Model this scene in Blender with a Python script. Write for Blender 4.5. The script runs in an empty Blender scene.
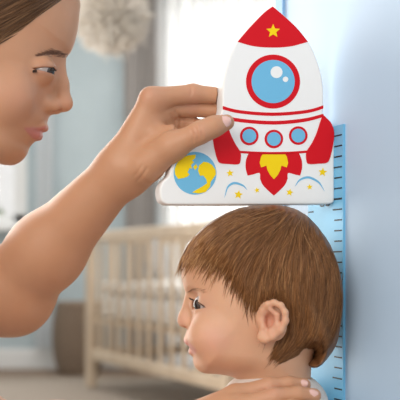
import bpy, bmesh, math, random
import numpy as np
import openvdb
from mathutils import Vector, Matrix

random.seed(7); rng = np.random.default_rng(7)
C = bpy.context.scene.collection
PI = math.pi
# ------------------------------------------------------------------ camera
F = 943.0                      # focal length in pixels (400 px frame)
HZ = 265.0                     # horizon row
ZC = 0.66                      # camera height
cam = bpy.data.cameras.new('camera'); cam_o = bpy.data.objects.new('camera', cam); C.objects.link(cam_o)
cam_o.location = (0, 0, ZC); cam_o.rotation_euler = (PI/2, 0, 0)
cam.sensor_width = 36; cam.lens = F/400*36; cam.shift_y = (HZ-200)/400
cam.clip_start = .05
cam.dof.use_dof = True; cam.dof.focus_distance = .985; cam.dof.aperture_fstop = 7.0
bpy.context.scene.camera = cam_o

def Q(px, py, Y):
    return np.array([(px-200)/F*Y, Y, ZC-(py-HZ)/F*Y])

# ------------------------------------------------------------------ materials
def mat(name, col, rough=.5, spec=.5, **kw):
    m = bpy.data.materials.new(name); m.use_nodes = True
    b = m.node_tree.nodes['Principled BSDF']
    b.inputs['Base Color'].default_value = (*col, 1)
    b.inputs['Roughness'].default_value = rough
    b.inputs['Specular IOR Level'].default_value = spec
    for k, v in kw.items():
        b.inputs[k.replace('_', ' ')].default_value = v
    return m
def noise_mat(name, c1, c2, scale=20, rough=.6, bump=0., stretch=(1,1,1), detail=4, spec=.4, **kw):
    m = mat(name, c1, rough, spec, **kw); nt = m.node_tree; b = nt.nodes['Principled BSDF']
    tc = nt.nodes.new('ShaderNodeTexCoord'); mp = nt.nodes.new('ShaderNodeMapping'); mp.inputs['Scale'].default_value = stretch
    n = nt.nodes.new('ShaderNodeTexNoise'); n.inputs['Scale'].default_value = scale; n.inputs['Detail'].default_value = detail
    r = nt.nodes.new('ShaderNodeValToRGB')
    r.color_ramp.elements[0].color = (*c1, 1); r.color_ramp.elements[1].color = (*c2, 1)
    r.color_ramp.elements[0].position = .35; r.color_ramp.elements[1].position = .65
    L = nt.links.new
    L(tc.outputs['Object'], mp.inputs[0]); L(mp.outputs[0], n.inputs['Vector']); L(n.outputs['Fac'], r.inputs[0]); L(r.outputs[0], b.inputs['Base Color'])
    if bump:
        bp = nt.nodes.new('ShaderNodeBump'); bp.inputs['Strength'].default_value = bump; bp.inputs['Distance'].default_value = .002
        L(n.outputs['Fac'], bp.inputs['Height']); L(bp.outputs[0], b.inputs['Normal'])
    return m
def skin_mat(name, rough=.48, sss=.12, bump=.25):
    m = mat(name, (.6,.4,.3), rough, .4); nt = m.node_tree; b = nt.nodes['Principled BSDF']; L = nt.links.new
    a = nt.nodes.new('ShaderNodeVertexColor'); a.layer_name = 'Col'
    tc = nt.nodes.new('ShaderNodeTexCoord')
    n = nt.nodes.new('ShaderNodeTexNoise'); n.inputs['Scale'].default_value = 45; n.inputs['Detail'].default_value = 5
    h = nt.nodes.new('ShaderNodeHueSaturation')
    mr = nt.nodes.new('ShaderNodeMapRange'); mr.inputs[3].default_value = .93; mr.inputs[4].default_value = 1.07
    L(tc.outputs['Object'], n.inputs['Vector']); L(n.outputs['Fac'], mr.inputs[0]); L(mr.outputs[0], h.inputs['Value']); L(a.outputs[0], h.inputs['Color'])
    L(h.outputs[0], b.inputs['Base Color'])
    b.inputs['Subsurface Weight'].default_value = sss*1.6
    b.inputs['Subsurface Radius'].default_value = (1, .35, .2); b.inputs['Subsurface Scale'].default_value = .006
    n2 = nt.nodes.new('ShaderNodeTexNoise'); n2.inputs['Scale'].default_value = 700; n2.inputs['Detail'].default_value = 3
    L(tc.outputs['Object'], n2.inputs['Vector'])
    bp = nt.nodes.new('ShaderNodeBump'); bp.inputs['Strength'].default_value = bump; bp.inputs['Distance'].default_value = .0004
    L(n2.outputs['Fac'], bp.inputs['Height']); L(bp.outputs[0], b.inputs['Normal'])
    return m
def hair_mat(name, dark, mid, light, rough=.42):
    m = mat(name, mid, rough, .35); nt = m.node_tree; b = nt.nodes['Principled BSDF']; L = nt.links.new
    a = nt.nodes.new('ShaderNodeAttribute'); a.attribute_name = 'rnd'
    r = nt.nodes.new('ShaderNodeValToRGB'); e = r.color_ramp.elements
    e[0].color = (*dark, 1); e[1].color = (*light, 1); x = e.new(.55); x.color = (*mid, 1)
    L(a.outputs['Fac'], r.inputs[0]); L(r.outputs[0], b.inputs['Base Color'])
    return m
def col_mat(name, rough=.1, spec=.6, coat=0.):
    m = mat(name, (1,1,1), rough, spec); nt = m.node_tree
    a = nt.nodes.new('ShaderNodeVertexColor'); a.layer_name = 'Col'
    nt.links.new(a.outputs[0], nt.nodes['Principled BSDF'].inputs['Base Color'])
    nt.nodes['Principled BSDF'].inputs['Coat Weight'].default_value = coat
    return m

# ------------------------------------------------------------------ object helpers
def root_of(o):
    while o.parent: o = o.parent
    return o
def tag(o, label, cat, group=None, kind=None):
    if label: o['label'] = label
    if cat: o['category'] = cat
    if group: o['group'] = group
    if kind: o['kind'] = kind
    return o
def thing(name, label, cat, loc=(0,0,0), rz=0, group=None):
    o = bpy.data.objects.new(name, None); C.objects.link(o); o.empty_display_size = .02
    o.location = loc; o.rotation_euler = (0,0,rz)
    return tag(o, label, cat, group)
def mk(name, V, Fc, m, parent=None, world=False, smooth=True, base=None, attrs=None, cols=None):
    """one mesh object. world=True: V are world points, stored relative to the root's location."""
    V = np.asarray(V, dtype=float).reshape(-1, 3)
    if parent is not None and world:
        V = V - np.array(root_of(parent).location)
    if parent is None and base is not None:
        V = V - np.array(base)
    me = bpy.data.meshes.new(name)
    if isinstance(Fc, np.ndarray):
        nf, k = Fc.shape
        me.vertices.add(len(V)); me.vertices.foreach_set('co', V.astype(np.float32).ravel())
        me.loops.add(nf*k); me.loops.foreach_set('vertex_index', Fc.astype(np.int32).ravel())
        me.polygons.add(nf); me.polygons.foreach_set('loop_start', np.arange(0, nf*k, k, dtype=np.int32))
        me.update(calc_edges=True); me.validate()
    else:
        me.from_pydata([tuple(v) for v in V], [], Fc)
    if attrs is not None:
        at = me.attributes.new('rnd', 'FLOAT', 'POINT'); at.data.foreach_set('value', np.asarray(attrs, dtype=np.float32))
    if cols is not None:
        at = me.color_attributes.new('Col', 'FLOAT_COLOR', 'POINT')
        c4 = np.ones((len(V), 4), dtype=np.float32); c4[:, :3] = cols; at.data.foreach_set('color', c4.ravel())
    if smooth: me.polygons.foreach_set('use_smooth', np.ones(len(me.polygons), dtype=bool))
    for x in (m if isinstance(m, (list, tuple)) else [m]): me.materials.append(x)
    o = bpy.data.objects.new(name, me); C.objects.link(o)
    if parent is not None: o.parent = parent
    elif base is not None: o.location = base
    return o
class MB:
    """collects simple solids into one mesh"""
    def __init__(s): s.v = []; s.f = []
    def add(s, v, f):
        n = len(s.v); s.v += [tuple(x) for x in v]; s.f += [[i+n for i in q] for q in f]; return s
    def box(s, x0, x1, y0, y1, z0, z1, bev=0.):
        if bev <= 0:
            v = [(x,y,z) for z in (z0,z1) for y in (y0,y1) for x in (x0,x1)]
            return s.add(v, [[0,2,3,1],[4,5,7,6],[0,1,5,4],[2,6,7,3],[0,4,6,2],[1,3,7,5]])
        bm = bmesh.new(); bmesh.ops.create_cube(bm, size=1)
        for q in bm.verts: q.co = Vector(((x0+x1)/2+q.co.x*(x1-x0), (y0+y1)/2+q.co.y*(y1-y0), (z0+z1)/2+q.co.z*(z1-z0)))
        bmesh.ops.bevel(bm, geom=bm.edges[:], offset=bev, segments=3, affect='EDGES', profile=.5)
        return s.bm(bm)
    def bm(s, bm):
        bm.verts.index_update(); s.add([tuple(v.co) for v in bm.verts], [[v.index for v in f.verts] for f in bm.faces]); bm.free(); return s
    def tube(s, pts, rad, n=10):
        pts = np.asarray(pts, float); rad = np.broadcast_to(rad, (len(pts),))
        v, f = tubes(pts[None], np.asarray(rad)[None], n, caps=True); return s.add(v, f.tolist() if isinstance(f, np.ndarray) else f)
    def lathe(s, prof, n=24, c=(0,0,0)):
        v = []; f = []; k = len(prof)
        for i in range(n):
            a = 2*PI*i/n
            for r, z in prof: v.append((c[0]+r*math.cos(a), c[1]+r*math.sin(a), c[2]+z))
        for i in range(n):
            for j in range(k-1):
                a, b = i*k+j, ((i+1) % n)*k+j; f.append([a, b, b+1, a+1])
        return s.add(v, f)
    def obj(s, name, m, parent=None, **kw): return mk(name, s.v, s.f, m, parent, **kw)

def tubes(P, R, n=3, caps=False):
    """P (N,K,3) polylines, R (N,K) radii -> tube mesh arrays"""
    N, K, _ = P.shape
    T = np.gradient(P, axis=1); T /= np.linalg.norm(T, axis=2, keepdims=True)+1e-9
    up = np.array([.31, -.85, .42]); A = np.cross(T, up); A /= np.linalg.norm(A, axis=2, keepdims=True)+1e-9
    B = np.cross(T, A)
    ang = np.arange(n)/n*2*PI
    V = P[:, :, None, :] + R[:, :, None, None]*(A[:, :, None, :]*np.cos(ang)[None, None, :, None]+B[:, :, None, :]*np.sin(ang)[None, None, :, None])
    idx = np.arange(N*K*n).reshape(N, K, n)
    a = idx[:, :-1, :]; b = idx[:, 1:, :]
    Fq = np.stack([a, np.roll(a, -1, 2), np.roll(b, -1, 2), b], -1).reshape(-1, 4)
    V = V.reshape(-1, 3)
    if caps:
        f = Fq.tolist()
        for i in range(N): f.append(list(idx[i, 0, ::-1])); f.append(list(idx[i, -1]))
        return V, f
    return V, Fq

def catmull(P, n=8, closed=True):
    P = np.asarray(P, float); out = []; N = len(P)
    for i in range(N if closed else N-1):
        g = (lambda k: P[k % N]) if closed else (lambda k: P[min(max(k, 0), N-1)])
        p0, p1, p2, p3 = g(i-1), g(i), g(i+1), g(i+2)
        for t in np.arange(n)/n:
            out.append(.5*((2*p1)+(-p0+p2)*t+(2*p0-5*p1+4*p2-p3)*t*t+(-p0+3*p1-3*p2+p3)*t**3))
    if not closed: out.append(P[-1])
    return np.array(out)

# ------------------------------------------------------------------ signed-distance modelling
def smin(a, b, k):
    if k <= 0: return np.minimum(a, b)
    h = np.maximum(k-np.abs(a-b), 0)/k
    return np.minimum(a, b)-h*h*k*.25
class Prim:
    def __init__(s, f, c, r): s.f = f; s.c = np.asarray(c, float); s.r = r
    def ev(s, P, c, rad):
        if c is not None and np.linalg.norm(c-s.c)-s.r > rad+.03: return None
        return s.f(*P)
def cap(a, b, ra, rb=None):
    a = np.asarray(a, float); b = np.asarray(b, float); rb = ra if rb is None else rb
    ab = b-a; L2 = max(ab@ab, 1e-9)
    def f(X, Y, Z):
        px, py, pz = X-a[0], Y-a[1], Z-a[2]
        t = np.clip((px*ab[0]+py*ab[1]+pz*ab[2])/L2, 0, 1)
        return np.sqrt((px-t*ab[0])**2+(py-t*ab[1])**2+(pz-t*ab[2])**2)-(ra+t*(rb-ra))
    return Prim(f, (a+b)/2, math.sqrt(L2)/2+max(ra, rb))
def ell(c, r, ax=None):
    """ellipsoid; ax = optional 3x3 rows of local axes"""
    c = np.asarray(c, float); r = np.asarray(r, float); A = np.eye(3) if ax is None else np.asarray(ax, float)
    def f(X, Y, Z):
        d = [X-c[0], Y-c[1], Z-c[2]]
        q = [(d[0]*A[i][0]+d[1]*A[i][1]+d[2]*A[i][2]) for i in range(3)]
        k0 = np.sqrt(sum((q[i]/r[i])**2 for i in range(3))); k1 = np.sqrt(sum((q[i]/r[i]**2)**2 for i in range(3)))+1e-6
        return k0*(k0-1)/k1
    return Prim(f, c, r.max())
def half(p, n):
    p = np.asarray(p, float); n = np.asarray(n, float)/np.linalg.norm(n)
    return Prim(lambda X, Y, Z: (X-p[0])*n[0]+(Y-p[1])*n[1]+(Z-p[2])*n[2], p, 1e3)
class U:
    def __init__(s, k, *ch): s.k = k; s.ch = ch
    def ev(s, P, c, rad):
        r = None
        for h in s.ch:
            v = h.ev(P, c, rad)
            if v is None: continue
            r = v if r is None else smin(r, v, s.k)
        return r
class Sub:
    def __init__(s, k, a, *bs): s.k = k; s.a = a; s.bs = bs
    def ev(s, P, c, rad):
        r = s.a.ev(P, c, rad)
        if r is None: return None
        for b in s.bs:
            v = b.ev(P, c, rad)
            if v is not None: r = -smin(-r, v, s.k)
        return r
class Isect:
    def __init__(s, *ch): s.ch = ch
    def ev(s, P, c, rad):
        r = None
        for h in s.ch:
            v = h.ev(P, c, rad)
            if v is None: return None
            r = v if r is None else np.maximum(r, v)
        return r
class Off:
    def __init__(s, a, d): s.a = a; s.d = d
    def ev(s, P, c, rad):
        r = s.a.ev(P, c, rad+s.d); return None if r is None else r-s.d
def evp(node, pts):
    pts = np.asarray(pts, float).reshape(-1, 3)
    return node.ev((pts[:, 0], pts[:, 1], pts[:, 2]), None, 0)
def sdf_mesh(node, lo, hi, vs, B=16):
    lo = np.asarray(lo, float); hi = np.asarray(hi, float); bs = B*vs
    n = np.ceil((hi-lo)/bs).astype(int)
    I = np.stack(np.meshgrid(*[np.arange(k) for k in n], indexing='ij'), -1).reshape(-1, 3)
    cen = lo+(I+.5)*bs
    d = np.concatenate([evp(node, cen[i:i+20000]) for i in range(0, len(cen), 20000)])
    rad = bs*.8660254
    g = openvdb.FloatGrid(1.0)
    base = np.stack(np.meshgrid(*[np.arange(B)]*3, indexing='ij'), -1).reshape(-1, 3)*vs
    for i in np.nonzero(d < rad*1.8)[0]:
        o = I[i]*B
        if d[i] < -rad*2.2:
            g.fill(tuple(int(x) for x in o), tuple(int(x+B-1) for x in o), -1.0, False); continue
        P = lo+I[i]*bs+base
        v = node.ev((P[:, 0], P[:, 1], P[:, 2]), cen[i], rad)
        if v is None: continue
        g.copyFromArray(np.clip(v/vs, -3, 3).reshape(B, B, B).astype(np.float32), ijk=tuple(int(x) for x in o))
    pts, quads = g.convertToQuads(isovalue=0.0)
    pts = np.asarray(pts, float)*vs+lo; quads = np.asarray(quads, np.int64)
    a, b, c_ = pts[quads[:, 0]], pts[quads[:, 1]], pts[quads[:, 2]]
    dd = pts[quads[:, 3]]
    vol = (np.einsum('ij,ij->i', a-pts.mean(0), np.cross(b-a, c_-a)) + np.einsum('ij,ij->i', a-pts.mean(0), np.cross(c_-a, dd-a))).sum()
    if vol < 0: quads = quads[:, ::-1]
    return pts, np.ascontiguousarray(quads)
def cast(node, px, py, y0=.6, y1=1.4):
    """first surface point met along the line of sight through (px,py)"""
    px = np.atleast_1d(np.asarray(px, float)); py = np.atleast_1d(np.asarray(py, float)); Y = np.full(len(px), y0)
    for _ in range(90):
        P = np.stack([(px-200)/F*Y, Y, ZC-(py-HZ)/F*Y], -1)
        Y = np.minimum(Y+np.maximum(evp(node, P), -.004)*.55, y1)
    return np.stack([(px-200)/F*Y, Y, ZC-(py-HZ)/F*Y], -1)

class Relief(Prim):
    """half-thickness of a bilaterally symmetric form over its own mid plane (Y = ym)"""
    def __init__(s, outline, ym, Wp, Dd, wsig=26., tau=3.5, blur=2, seg=6, cut=None, xs=.001):
        s.ym = ym; m = ym/F
        tox = lambda p: np.stack([(p[:, 0]-200)*m, ZC-(p[:, 1]-HZ)*m], -1)
        O = np.asarray([q[:2] for q in outline], float); D = np.asarray([q[2] if len(q) > 2 else Dd for q in outline], float)/1000
        S = catmull(np.column_stack([O, D]), seg); D = S[:, 2]; S = tox(S[:, :2]); s.S = S
        Wp = np.asarray(Wp, float); wx = tox(Wp[:, :2]); Wv = Wp[:, 2]/1000
        pad = .03; s.x0, s.z0 = S.min(0)-pad; x1, z1 = S.max(0)+pad; s.h = xs
        nx, nz = int((x1-s.x0)/xs)+1, int((z1-s.z0)/xs)+1
        gx, gz = np.meshgrid(s.x0+np.arange(nx)*xs, s.z0+np.arange(nz)*xs, indexing='ij')
        G = np.stack([gx.ravel(), gz.ravel()], -1)
        A = S; Bq = np.roll(S, -1, 0); AB = Bq-A; L2 = (AB**2).sum(1)+1e-12
        dist = np.empty(len(G)); Dm = np.empty(len(G)); ins = np.zeros(len(G), bool); W = np.empty(len(G))
        for i in range(0, len(G), 8000):
            g = G[i:i+8000, None, :]; ap = g-A[None]
            t = np.clip((ap*AB[None]).sum(2)/L2, 0, 1); r = np.sqrt(((ap-t[..., None]*AB[None])**2).sum(2)); dm = r.min(1)
            w = np.exp(-(r-dm[:, None])/(tau/1000)); Dm[i:i+8000] = (w*D[None]).sum(1)/w.sum(1); dist[i:i+8000] = dm
            c1 = (A[None, :, 1] > g[..., 1]) != (Bq[None, :, 1] > g[..., 1])
            xi = A[None, :, 0]+(g[..., 1]-A[None, :, 1])*AB[None, :, 0]/np.where(np.abs(AB[None, :, 1]) < 1e-9, 1e-9, AB[None, :, 1])
            ins[i:i+8000] = (c1 & (g[..., 0] < xi)).sum(1) % 2 == 1
            q = ((g-wx[None])**2).sum(2); q -= q.min(1, keepdims=True); w = np.exp(-q/(2*(wsig/1000)**2)); W[i:i+8000] = (w*Wv[None]).sum(1)/w.sum(1)
        d = np.where(ins, dist, -dist).reshape(nx, nz); Dm = Dm.reshape(nx, nz); W = W.reshape(nx, nz); s.d = d
        t = d/Dm; H2 = W**2*np.where(t < 0, 2*t, np.where(t > 1, 1, 2*t-t*t))
        s.gx, s.gz = gx, gz
        if cut is not None: H2 = cut(H2, gx, gz, s)
        for _ in range(blur):
            p = np.pad(H2, 1, mode='edge'); H2 = (p[:-2, 1:-1]+p[2:, 1:-1]+p[1:-1, :-2]+p[1:-1, 2:]+4*H2)/8
        s.H2 = H2; s.Gx, s.Gz = np.gradient(H2, xs)
        s.c = np.array([(s.x0+x1)/2, ym, (s.z0+z1)/2]); s.r = 1e3
        s.nx, s.nz = nx, nz
    def samp(s, M, X, Z):
        u = np.clip((X-s.x0)/s.h, 0, s.nx-1.001); v = np.clip((Z-s.z0)/s.h, 0, s.nz-1.001)
        i = u.astype(int); j = v.astype(int); a = u-i; b = v-j
        return (M[i, j]*(1-a)+M[i+1, j]*a)*(1-b)+(M[i, j+1]*(1-a)+M[i+1, j+1]*a)*b
    def f(s, X, Y, Z):
        y = Y-s.ym; H = s.samp(s.H2, X, Z)
        ox = np.maximum(np.maximum(s.x0-X, X-(s.x0+(s.nx-1)*s.h)), 0); oz = np.maximum(np.maximum(s.z0-Z, Z-(s.z0+(s.nz-1)*s.h)), 0)
        gx = s.samp(s.Gx, X, Z); gz = s.samp(s.Gz, X, Z)
        return (y*y-H)/np.sqrt(4*y*y+gx*gx+gz*gz+1e-4)+np.sqrt(ox*ox+oz*oz)
    def half(s, X, Z): return np.sqrt(np.maximum(s.samp(s.H2, X, Z), 0))

def inpoly(px, py, poly):
    poly = np.asarray(poly, float); r = np.zeros(np.shape(px), bool)
    for (x0, y0), (x1, y1) in zip(poly, np.roll(poly, -1, 0)):
        c = (y0 > py) != (y1 > py)
        if y0 != y1: r ^= c & (px < x0+(py-y0)*(x1-x0)/(y1-y0))
    return r
def topx(V):
    return 200+V[:, 0]/V[:, 1]*F, HZ-(V[:, 2]-ZC)/V[:, 1]*F
def blob(px, py, cx, cy, sx, sy): return np.exp(-((px-cx)/sx)**2-((py-cy)/sy)**2)

def flow_strands(seeds, guides, steps, step, wsig=14.):
    """follow the combing direction given by guide lines, all in the mid-plane side view"""
    gp = []; gd = []
    for g in guides:
        c = catmull(np.asarray(g, float), 6, closed=False); d = np.gradient(c, axis=0); d /= np.linalg.norm(d, axis=1, keepdims=True)
        gp.append(c); gd.append(d)
    gp = np.concatenate(gp); gd = np.concatenate(gd)
    P = np.array(seeds, float); out = [P.copy()]
    for k in range(steps):
        q = ((P[:, None]-gp[None])**2).sum(2); q -= q.min(1, keepdims=True)
        w = np.exp(-q/(2*wsig**2)); d = (w[..., None]*gd[None]).sum(1); d /= np.linalg.norm(d, axis=1, keepdims=True)+1e-9
        P = P+d*np.asarray(step)[:, None]; out.append(P.copy())
    return np.stack(out, 1)

# ================================================================== SETTING
M_wall = noise_mat('blue_grey_wall_paint', (.46,.54,.57), (.49,.57,.60), 6, .8)
M_rightwall = noise_mat('pale_blue_wall_paint', (.44,.58,.74), (.46,.60,.76), 9, .55, .05)
M_trimblue = mat('blue_trim_paint', (.24,.43,.66), .5)
M_white = mat('white_paint', (.78,.78,.77), .5)
M_ceil = mat('ceiling_paint', (.82,.82,.82), .8)
M_floor = noise_mat('oak_floor', (.22,.145,.095), (.29,.195,.13), 9, .45, .05, (1,.12,1))
M_rug = noise_mat('cream_rug', (.28,.23,.185), (.35,.295,.245), 160, .95, .6)
def thin_glass():
    m = bpy.data.materials.new('window_glass'); m.use_nodes = True; nt = m.node_tree; nt.nodes.clear()
    o = nt.nodes.new('ShaderNodeOutputMaterial'); x = nt.nodes.new('ShaderNodeMixShader'); x.inputs[0].default_value = .06
    t = nt.nodes.new('ShaderNodeBsdfTransparent'); g = nt.nodes.new('ShaderNodeBsdfGlossy'); g.inputs['Roughness'].default_value = .02
    nt.links.new(t.outputs[0], x.inputs[1]); nt.links.new(g.outputs[0], x.inputs[2]); nt.links.new(x.outputs[0], o.inputs[0]); return m
M_glass = thin_glass()
def cloth(name, col, trans, sheer=0.):
    m = bpy.data.materials.new(name); m.use_nodes = True; nt = m.node_tree; nt.nodes.clear(); L = nt.links.new
    o = nt.nodes.new('ShaderNodeOutputMaterial'); x = nt.nodes.new('ShaderNodeMixShader'); x.inputs[0].default_value = trans
    d = nt.nodes.new('ShaderNodeBsdfDiffuse'); t = nt.nodes.new('ShaderNodeBsdfTranslucent')
    tc = nt.nodes.new('ShaderNodeTexCoord'); n = nt.nodes.new('ShaderNodeTexNoise'); n.inputs['Scale'].default_value = 30
    mx = nt.nodes.new('ShaderNodeMixRGB'); mx.inputs[1].default_value = (*col, 1); mx.inputs[2].default_value = (*[c*.93 for c in col], 1)
    L(tc.outputs['Object'], n.inputs['Vector']); L(n.outputs['Fac'], mx.inputs[0]); L(mx.outputs[0], d.inputs[0]); L(mx.outputs[0], t.inputs[0])
    L(d.outputs[0], x.inputs[1]); L(t.outputs[0], x.inputs[2])
    last = x
    if sheer:
        y = nt.nodes.new('ShaderNodeMixShader'); y.inputs[0].default_value = sheer; tr = nt.nodes.new('ShaderNodeBsdfTransparent')
        L(x.outputs[0], y.inputs[1]); L(tr.outputs[0], y.inputs[2]); last = y
    L(last.outputs[0], o.inputs[0]); return m

def struct(o): o['kind'] = 'structure'; return o
YB = 6.0; XL, XR = -2.3, 2.2; ZT = 2.5
struct(MB().box(XL-.1, XR+.1, -.4, YB+.1, -.05, 0).obj('floor', M_floor, smooth=False))
struct(MB().box(XL-.1, XR+.1, 2.6, YB+.1, ZT, ZT+.08).obj('ceiling', M_ceil, smooth=False))
# back wall with two openings
W1 = (-1.95, -1.13, .93, 2.15); W2 = (-.2, 1.5, .1, 2.35)
wb = MB()
for x0, x1, z0, z1 in ((XL, W1[0], 0, ZT), (W1[0], W1[1], 0, W1[2]), (W1[0], W1[1], W1[3], ZT), (W1[1], W2[0], 0, ZT), (W2[0], W2[1], 0, W2[2]), (W2[0], W2[1], W2[3], ZT), (W2[1], XR, 0, ZT)):
    wb.box(x0, x1, YB, YB+.1, z0, z1)
struct(wb.obj('wall_back', M_wall, smooth=False))
struct(MB().box(XL-.1, XL, 2.6, YB, 0, ZT).obj('wall_left', M_wall, smooth=False))
struct(MB().box(XR, XR+.1, 2.6, YB, 0, ZT).obj('wall_far_right', M_wall, smooth=False))
bb = MB().box(XL+.002, W2[0]-.02, YB-.016, YB-.001, .002, .115, .004).box(XL+.002, W2[0]-.02, YB-.01, YB-.001, .115, .13)
struct(bb.obj('baseboard_back', M_white, smooth=False))
def window(n, w, bars):
    x0, x1, z0, z1 = w; y0, y1 = YB-.015, YB+.07; t = .05
    fr = MB().box(x0-.03, x1+.03, y0, y1, z0-.03, z0+t).box(x0-.03, x1+.03, y0, y1, z1-t, z1+.03).box(x0-.03, x0+t, y0, y1, z0, z1).box(x1-t, x1+.03, y0, y1, z0, z1)
    for b in bars: fr.box(b-.02, b+.02, YB+.01, y1, z0+t, z1-t)
    fr.box(x0-.06, x1+.06, YB-.09, YB-.016, z0-.055, z0-.025)
    o = struct(fr.obj('window_%d' % n, M_white, smooth=False))
    p = MB().box(x0+t-.005, x1-t+.005, YB+.035, YB+.041, z0+t-.005, z1-t+.005).obj('pane', M_glass, o, smooth=False)
window(1, W1, [-1.5]); window(2, W2, [.65])

def curtain(name, x0, x1, y, z0, z1, folds, amp, m, label, group=None):
    n = 160; V = []; Fq = []; ph = rng.uniform(0, 6)
    for j in range(2):
        for i in range(n+1):
            t = i/n; a = amp*(math.sin(t*folds*2*PI+ph)+.45*math.sin(t*folds*4.6*PI+1.3*ph))
            for k in range(14):
                s = k/13; V.append((x0+(x1-x0)*t+.25*amp*math.sin(5*s+9*t), y+a*(1-.25*(1-s))+.0035*j, z0+(z1-z0)*s))
    K = 14
    for j in range(2):
        o = j*(n+1)*K
        for i in range(n):
            for k in range(K-1):
                q = [o+i*K+k, o+(i+1)*K+k, o+(i+1)*K+k+1, o+i*K+k+1]; Fq.append(q if j == 0 else q[::-1])
    c = mk(name, V, Fq, m, base=((x0+x1)/2, y, z0))
    return tag(c, label, 'curtain', group)
M_sheer = cloth('white_voile', (.93,.93,.93), .6, .12)
M_drape = cloth('taupe_linen', (.46,.43,.41), .12)
curtain('sheer_curtain', -.26, .42, YB-.16, .02, 2.4, 7, .034, M_sheer, 'white sheer curtain falling in folds beside the taupe drape')
curtain('sheer_curtain', .44, 1.1, YB-.16, .02, 2.4, 6, .034, M_sheer, 'white sheer curtain panel mostly hidden behind the rocket and the pale blue wall')
curtain('drape', -.47, -.27, YB-.12, .02, 2.4, 4, .02, M_drape, 'taupe grey drape hanging left of the white sheer curtains')
curtain('sheer_curtain', -1.03, -.92, YB-.1, .14, 2.3, 3, .012, cloth('grey_voile', (.8,.83,.85), .3, .1), 'narrow gathered pale voile hanging just right of the garden window')
rod = tag(MB().tube([(-1.2, YB-.16, 2.42), (1.2, YB-.16, 2.42)], .012).lathe([(0,-.02),(.02,-.01),(.02,.01),(0,.02)], 12, (-1.2,YB-.16,2.42)).obj('curtain_rod', mat('brushed_steel', (.5,.5,.5), .3, Metallic=1.)), 'steel curtain rod over the back wall windows', 'rod')

# near right wall, its measuring strip and the end trim
TH = math.radians(25); dw = np.array([-math.sin(TH), math.cos(TH), 0]); nw = np.array([-math.cos(TH), -math.sin(TH), 0])
S0 = np.array([(343-200)/F*1.013, 1.013, 0])            # near edge of the strip (front face), on the floor plane
st = .003                                              # strip thickness
def onray(px):                                         # distance along the strip's face where the sight line px meets it
    k = (px-200)/F; return (k*S0[1]-S0[0])/(dw[0]-k*dw[1])
t_far = onray(308.0); t_end = onray(283.0); t_trim = onray(276.0)
def slab(t0, t1, n0, n1, z0, z1, mb=None):             # box in wall coordinates
    v = []
    for z in (z0, z1):
        for n_ in (n0, n1):
            for t in (t0, t1): v.append(S0+dw*t+nw*n_+np.array([0,0,z]))
    return (mb or MB()).add(v, [[0,1,3,2],[4,6,7,5],[0,4,5,1],[2,3,7,6],[0,2,6,4],[1,5,7,3]])
struct(slab(-1.0, t_end, -st-.12, -st, 0, ZT).obj('wall_right', M_rightwall, smooth=False))
struct(slab(t_end, t_trim, -st-.13, -st+.004, 0, ZT).obj('trim_1', M_trimblue, smooth=False))

M_strip = noise_mat('strip_blue', (.175,.50,.77), (.19,.52,.79), 30, .45)
M_ink = mat('black_print', (.012,.012,.015), .6)
zt = lambda py: ZC-(py-HZ)/F*S0[1]
strip_top = zt(124)
strip = thing('height_chart', 'light blue measuring strip with black centimetre ticks on the pale blue wall behind the toddler', 'height chart', tuple(S0))
bd = MB(); slab(0, t_far, -st, 0, 0.005, strip_top, bd)
mk('strip_board', bd.v, bd.f, M_strip, strip, world=True, smooth=False)
y = 134.4; i = 0
while y < 880:
    big = (i % 10) == 6; long_ = big or i % 4 == 3
    w = t_far*(.30 if big else .25 if long_ else .205); hh = .0010 if big else .00075
    t_ = slab(.002, .002+w, -.0002, .0003, zt(y)-hh, zt(y)+hh); mk('tick_mark', t_.v, t_.f, M_ink, strip, world=True, smooth=False)
    if i % 10 == 7:
        t_ = slab(t_far-.012, t_far-.001, -.0002, .0003, zt(y)-hh, zt(y)+hh); mk('tick_mark', t_.v, t_.f, M_ink, strip, world=True, smooth=False)
    y += 10.65; i += 1
def text_mesh(body, size):
    cu = bpy.data.curves.new('t', 'FONT'); cu.body = body; cu.size = size; cu.align_x = 'CENTER'; cu.extrude = .0003
    o = bpy.data.objects.new('t', cu); C.objects.link(o); bpy.context.view_layer.update()
    me = bpy.data.meshes.new_from_object(o.evaluated_get(bpy.context.evaluated_depsgraph_get()))
    V = np.array([v.co[:] for v in me.vertices]); Fq = [list(p.vertices) for p in me.polygons]
    bpy.data.objects.remove(o); bpy.data.curves.remove(cu); bpy.data.meshes.remove(me); return V, Fq
V, Fq = text_mesh('80', .014)
c0 = S0+dw*onray(325)+np.array([0,0,zt(204.6)])
V = c0[None]-V[:, :1]*dw[None]*1.6+V[:, 1:2]*np.array([[0,0,1]])+(V[:, 2:3]+.0001)*nw[None]
mk('number', V, Fq, M_ink, strip, world=True, smooth=False)

# ================================================================== ROCKET SLIDER
AR = math.radians(17); ur = np.array([math.cos(AR), math.sin(AR), 0]); nr = np.array([math.sin(AR), -math.cos(AR), 0]); THK = .021
tR = onray(334.5); R0 = S0+dw*(tR+.0)+nw*.0006; R0[2] = 0
def rk(px, py):                                        # pixel -> (u, v) on the board's front plane
    d = np.array([(px-200)/F, 1, -(py-HZ)/F]); o = np.array([0, 0, ZC])
    t = ((R0-o)@nr)/(d@nr); p = o+d*t; return np.array([(p-R0)@ur, p[2]])
def r3(uv, h): return R0+ur*uv[0]+np.array([0,0,uv[1]])+nr*h
def rpoly(pts): return np.array([rk(*p) for p in pts])
M_rw = mat('rocket_white', (.88,.88,.87), .5, .2); M_red = mat('rocket_red', (.66,.004,.012), .5, .2); M_rb = mat('rocket_blue', (.17,.49,.74), .5, .2)
M_ry = mat('rocket_yellow', (.93,.66,.005), .5, .2)
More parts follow.
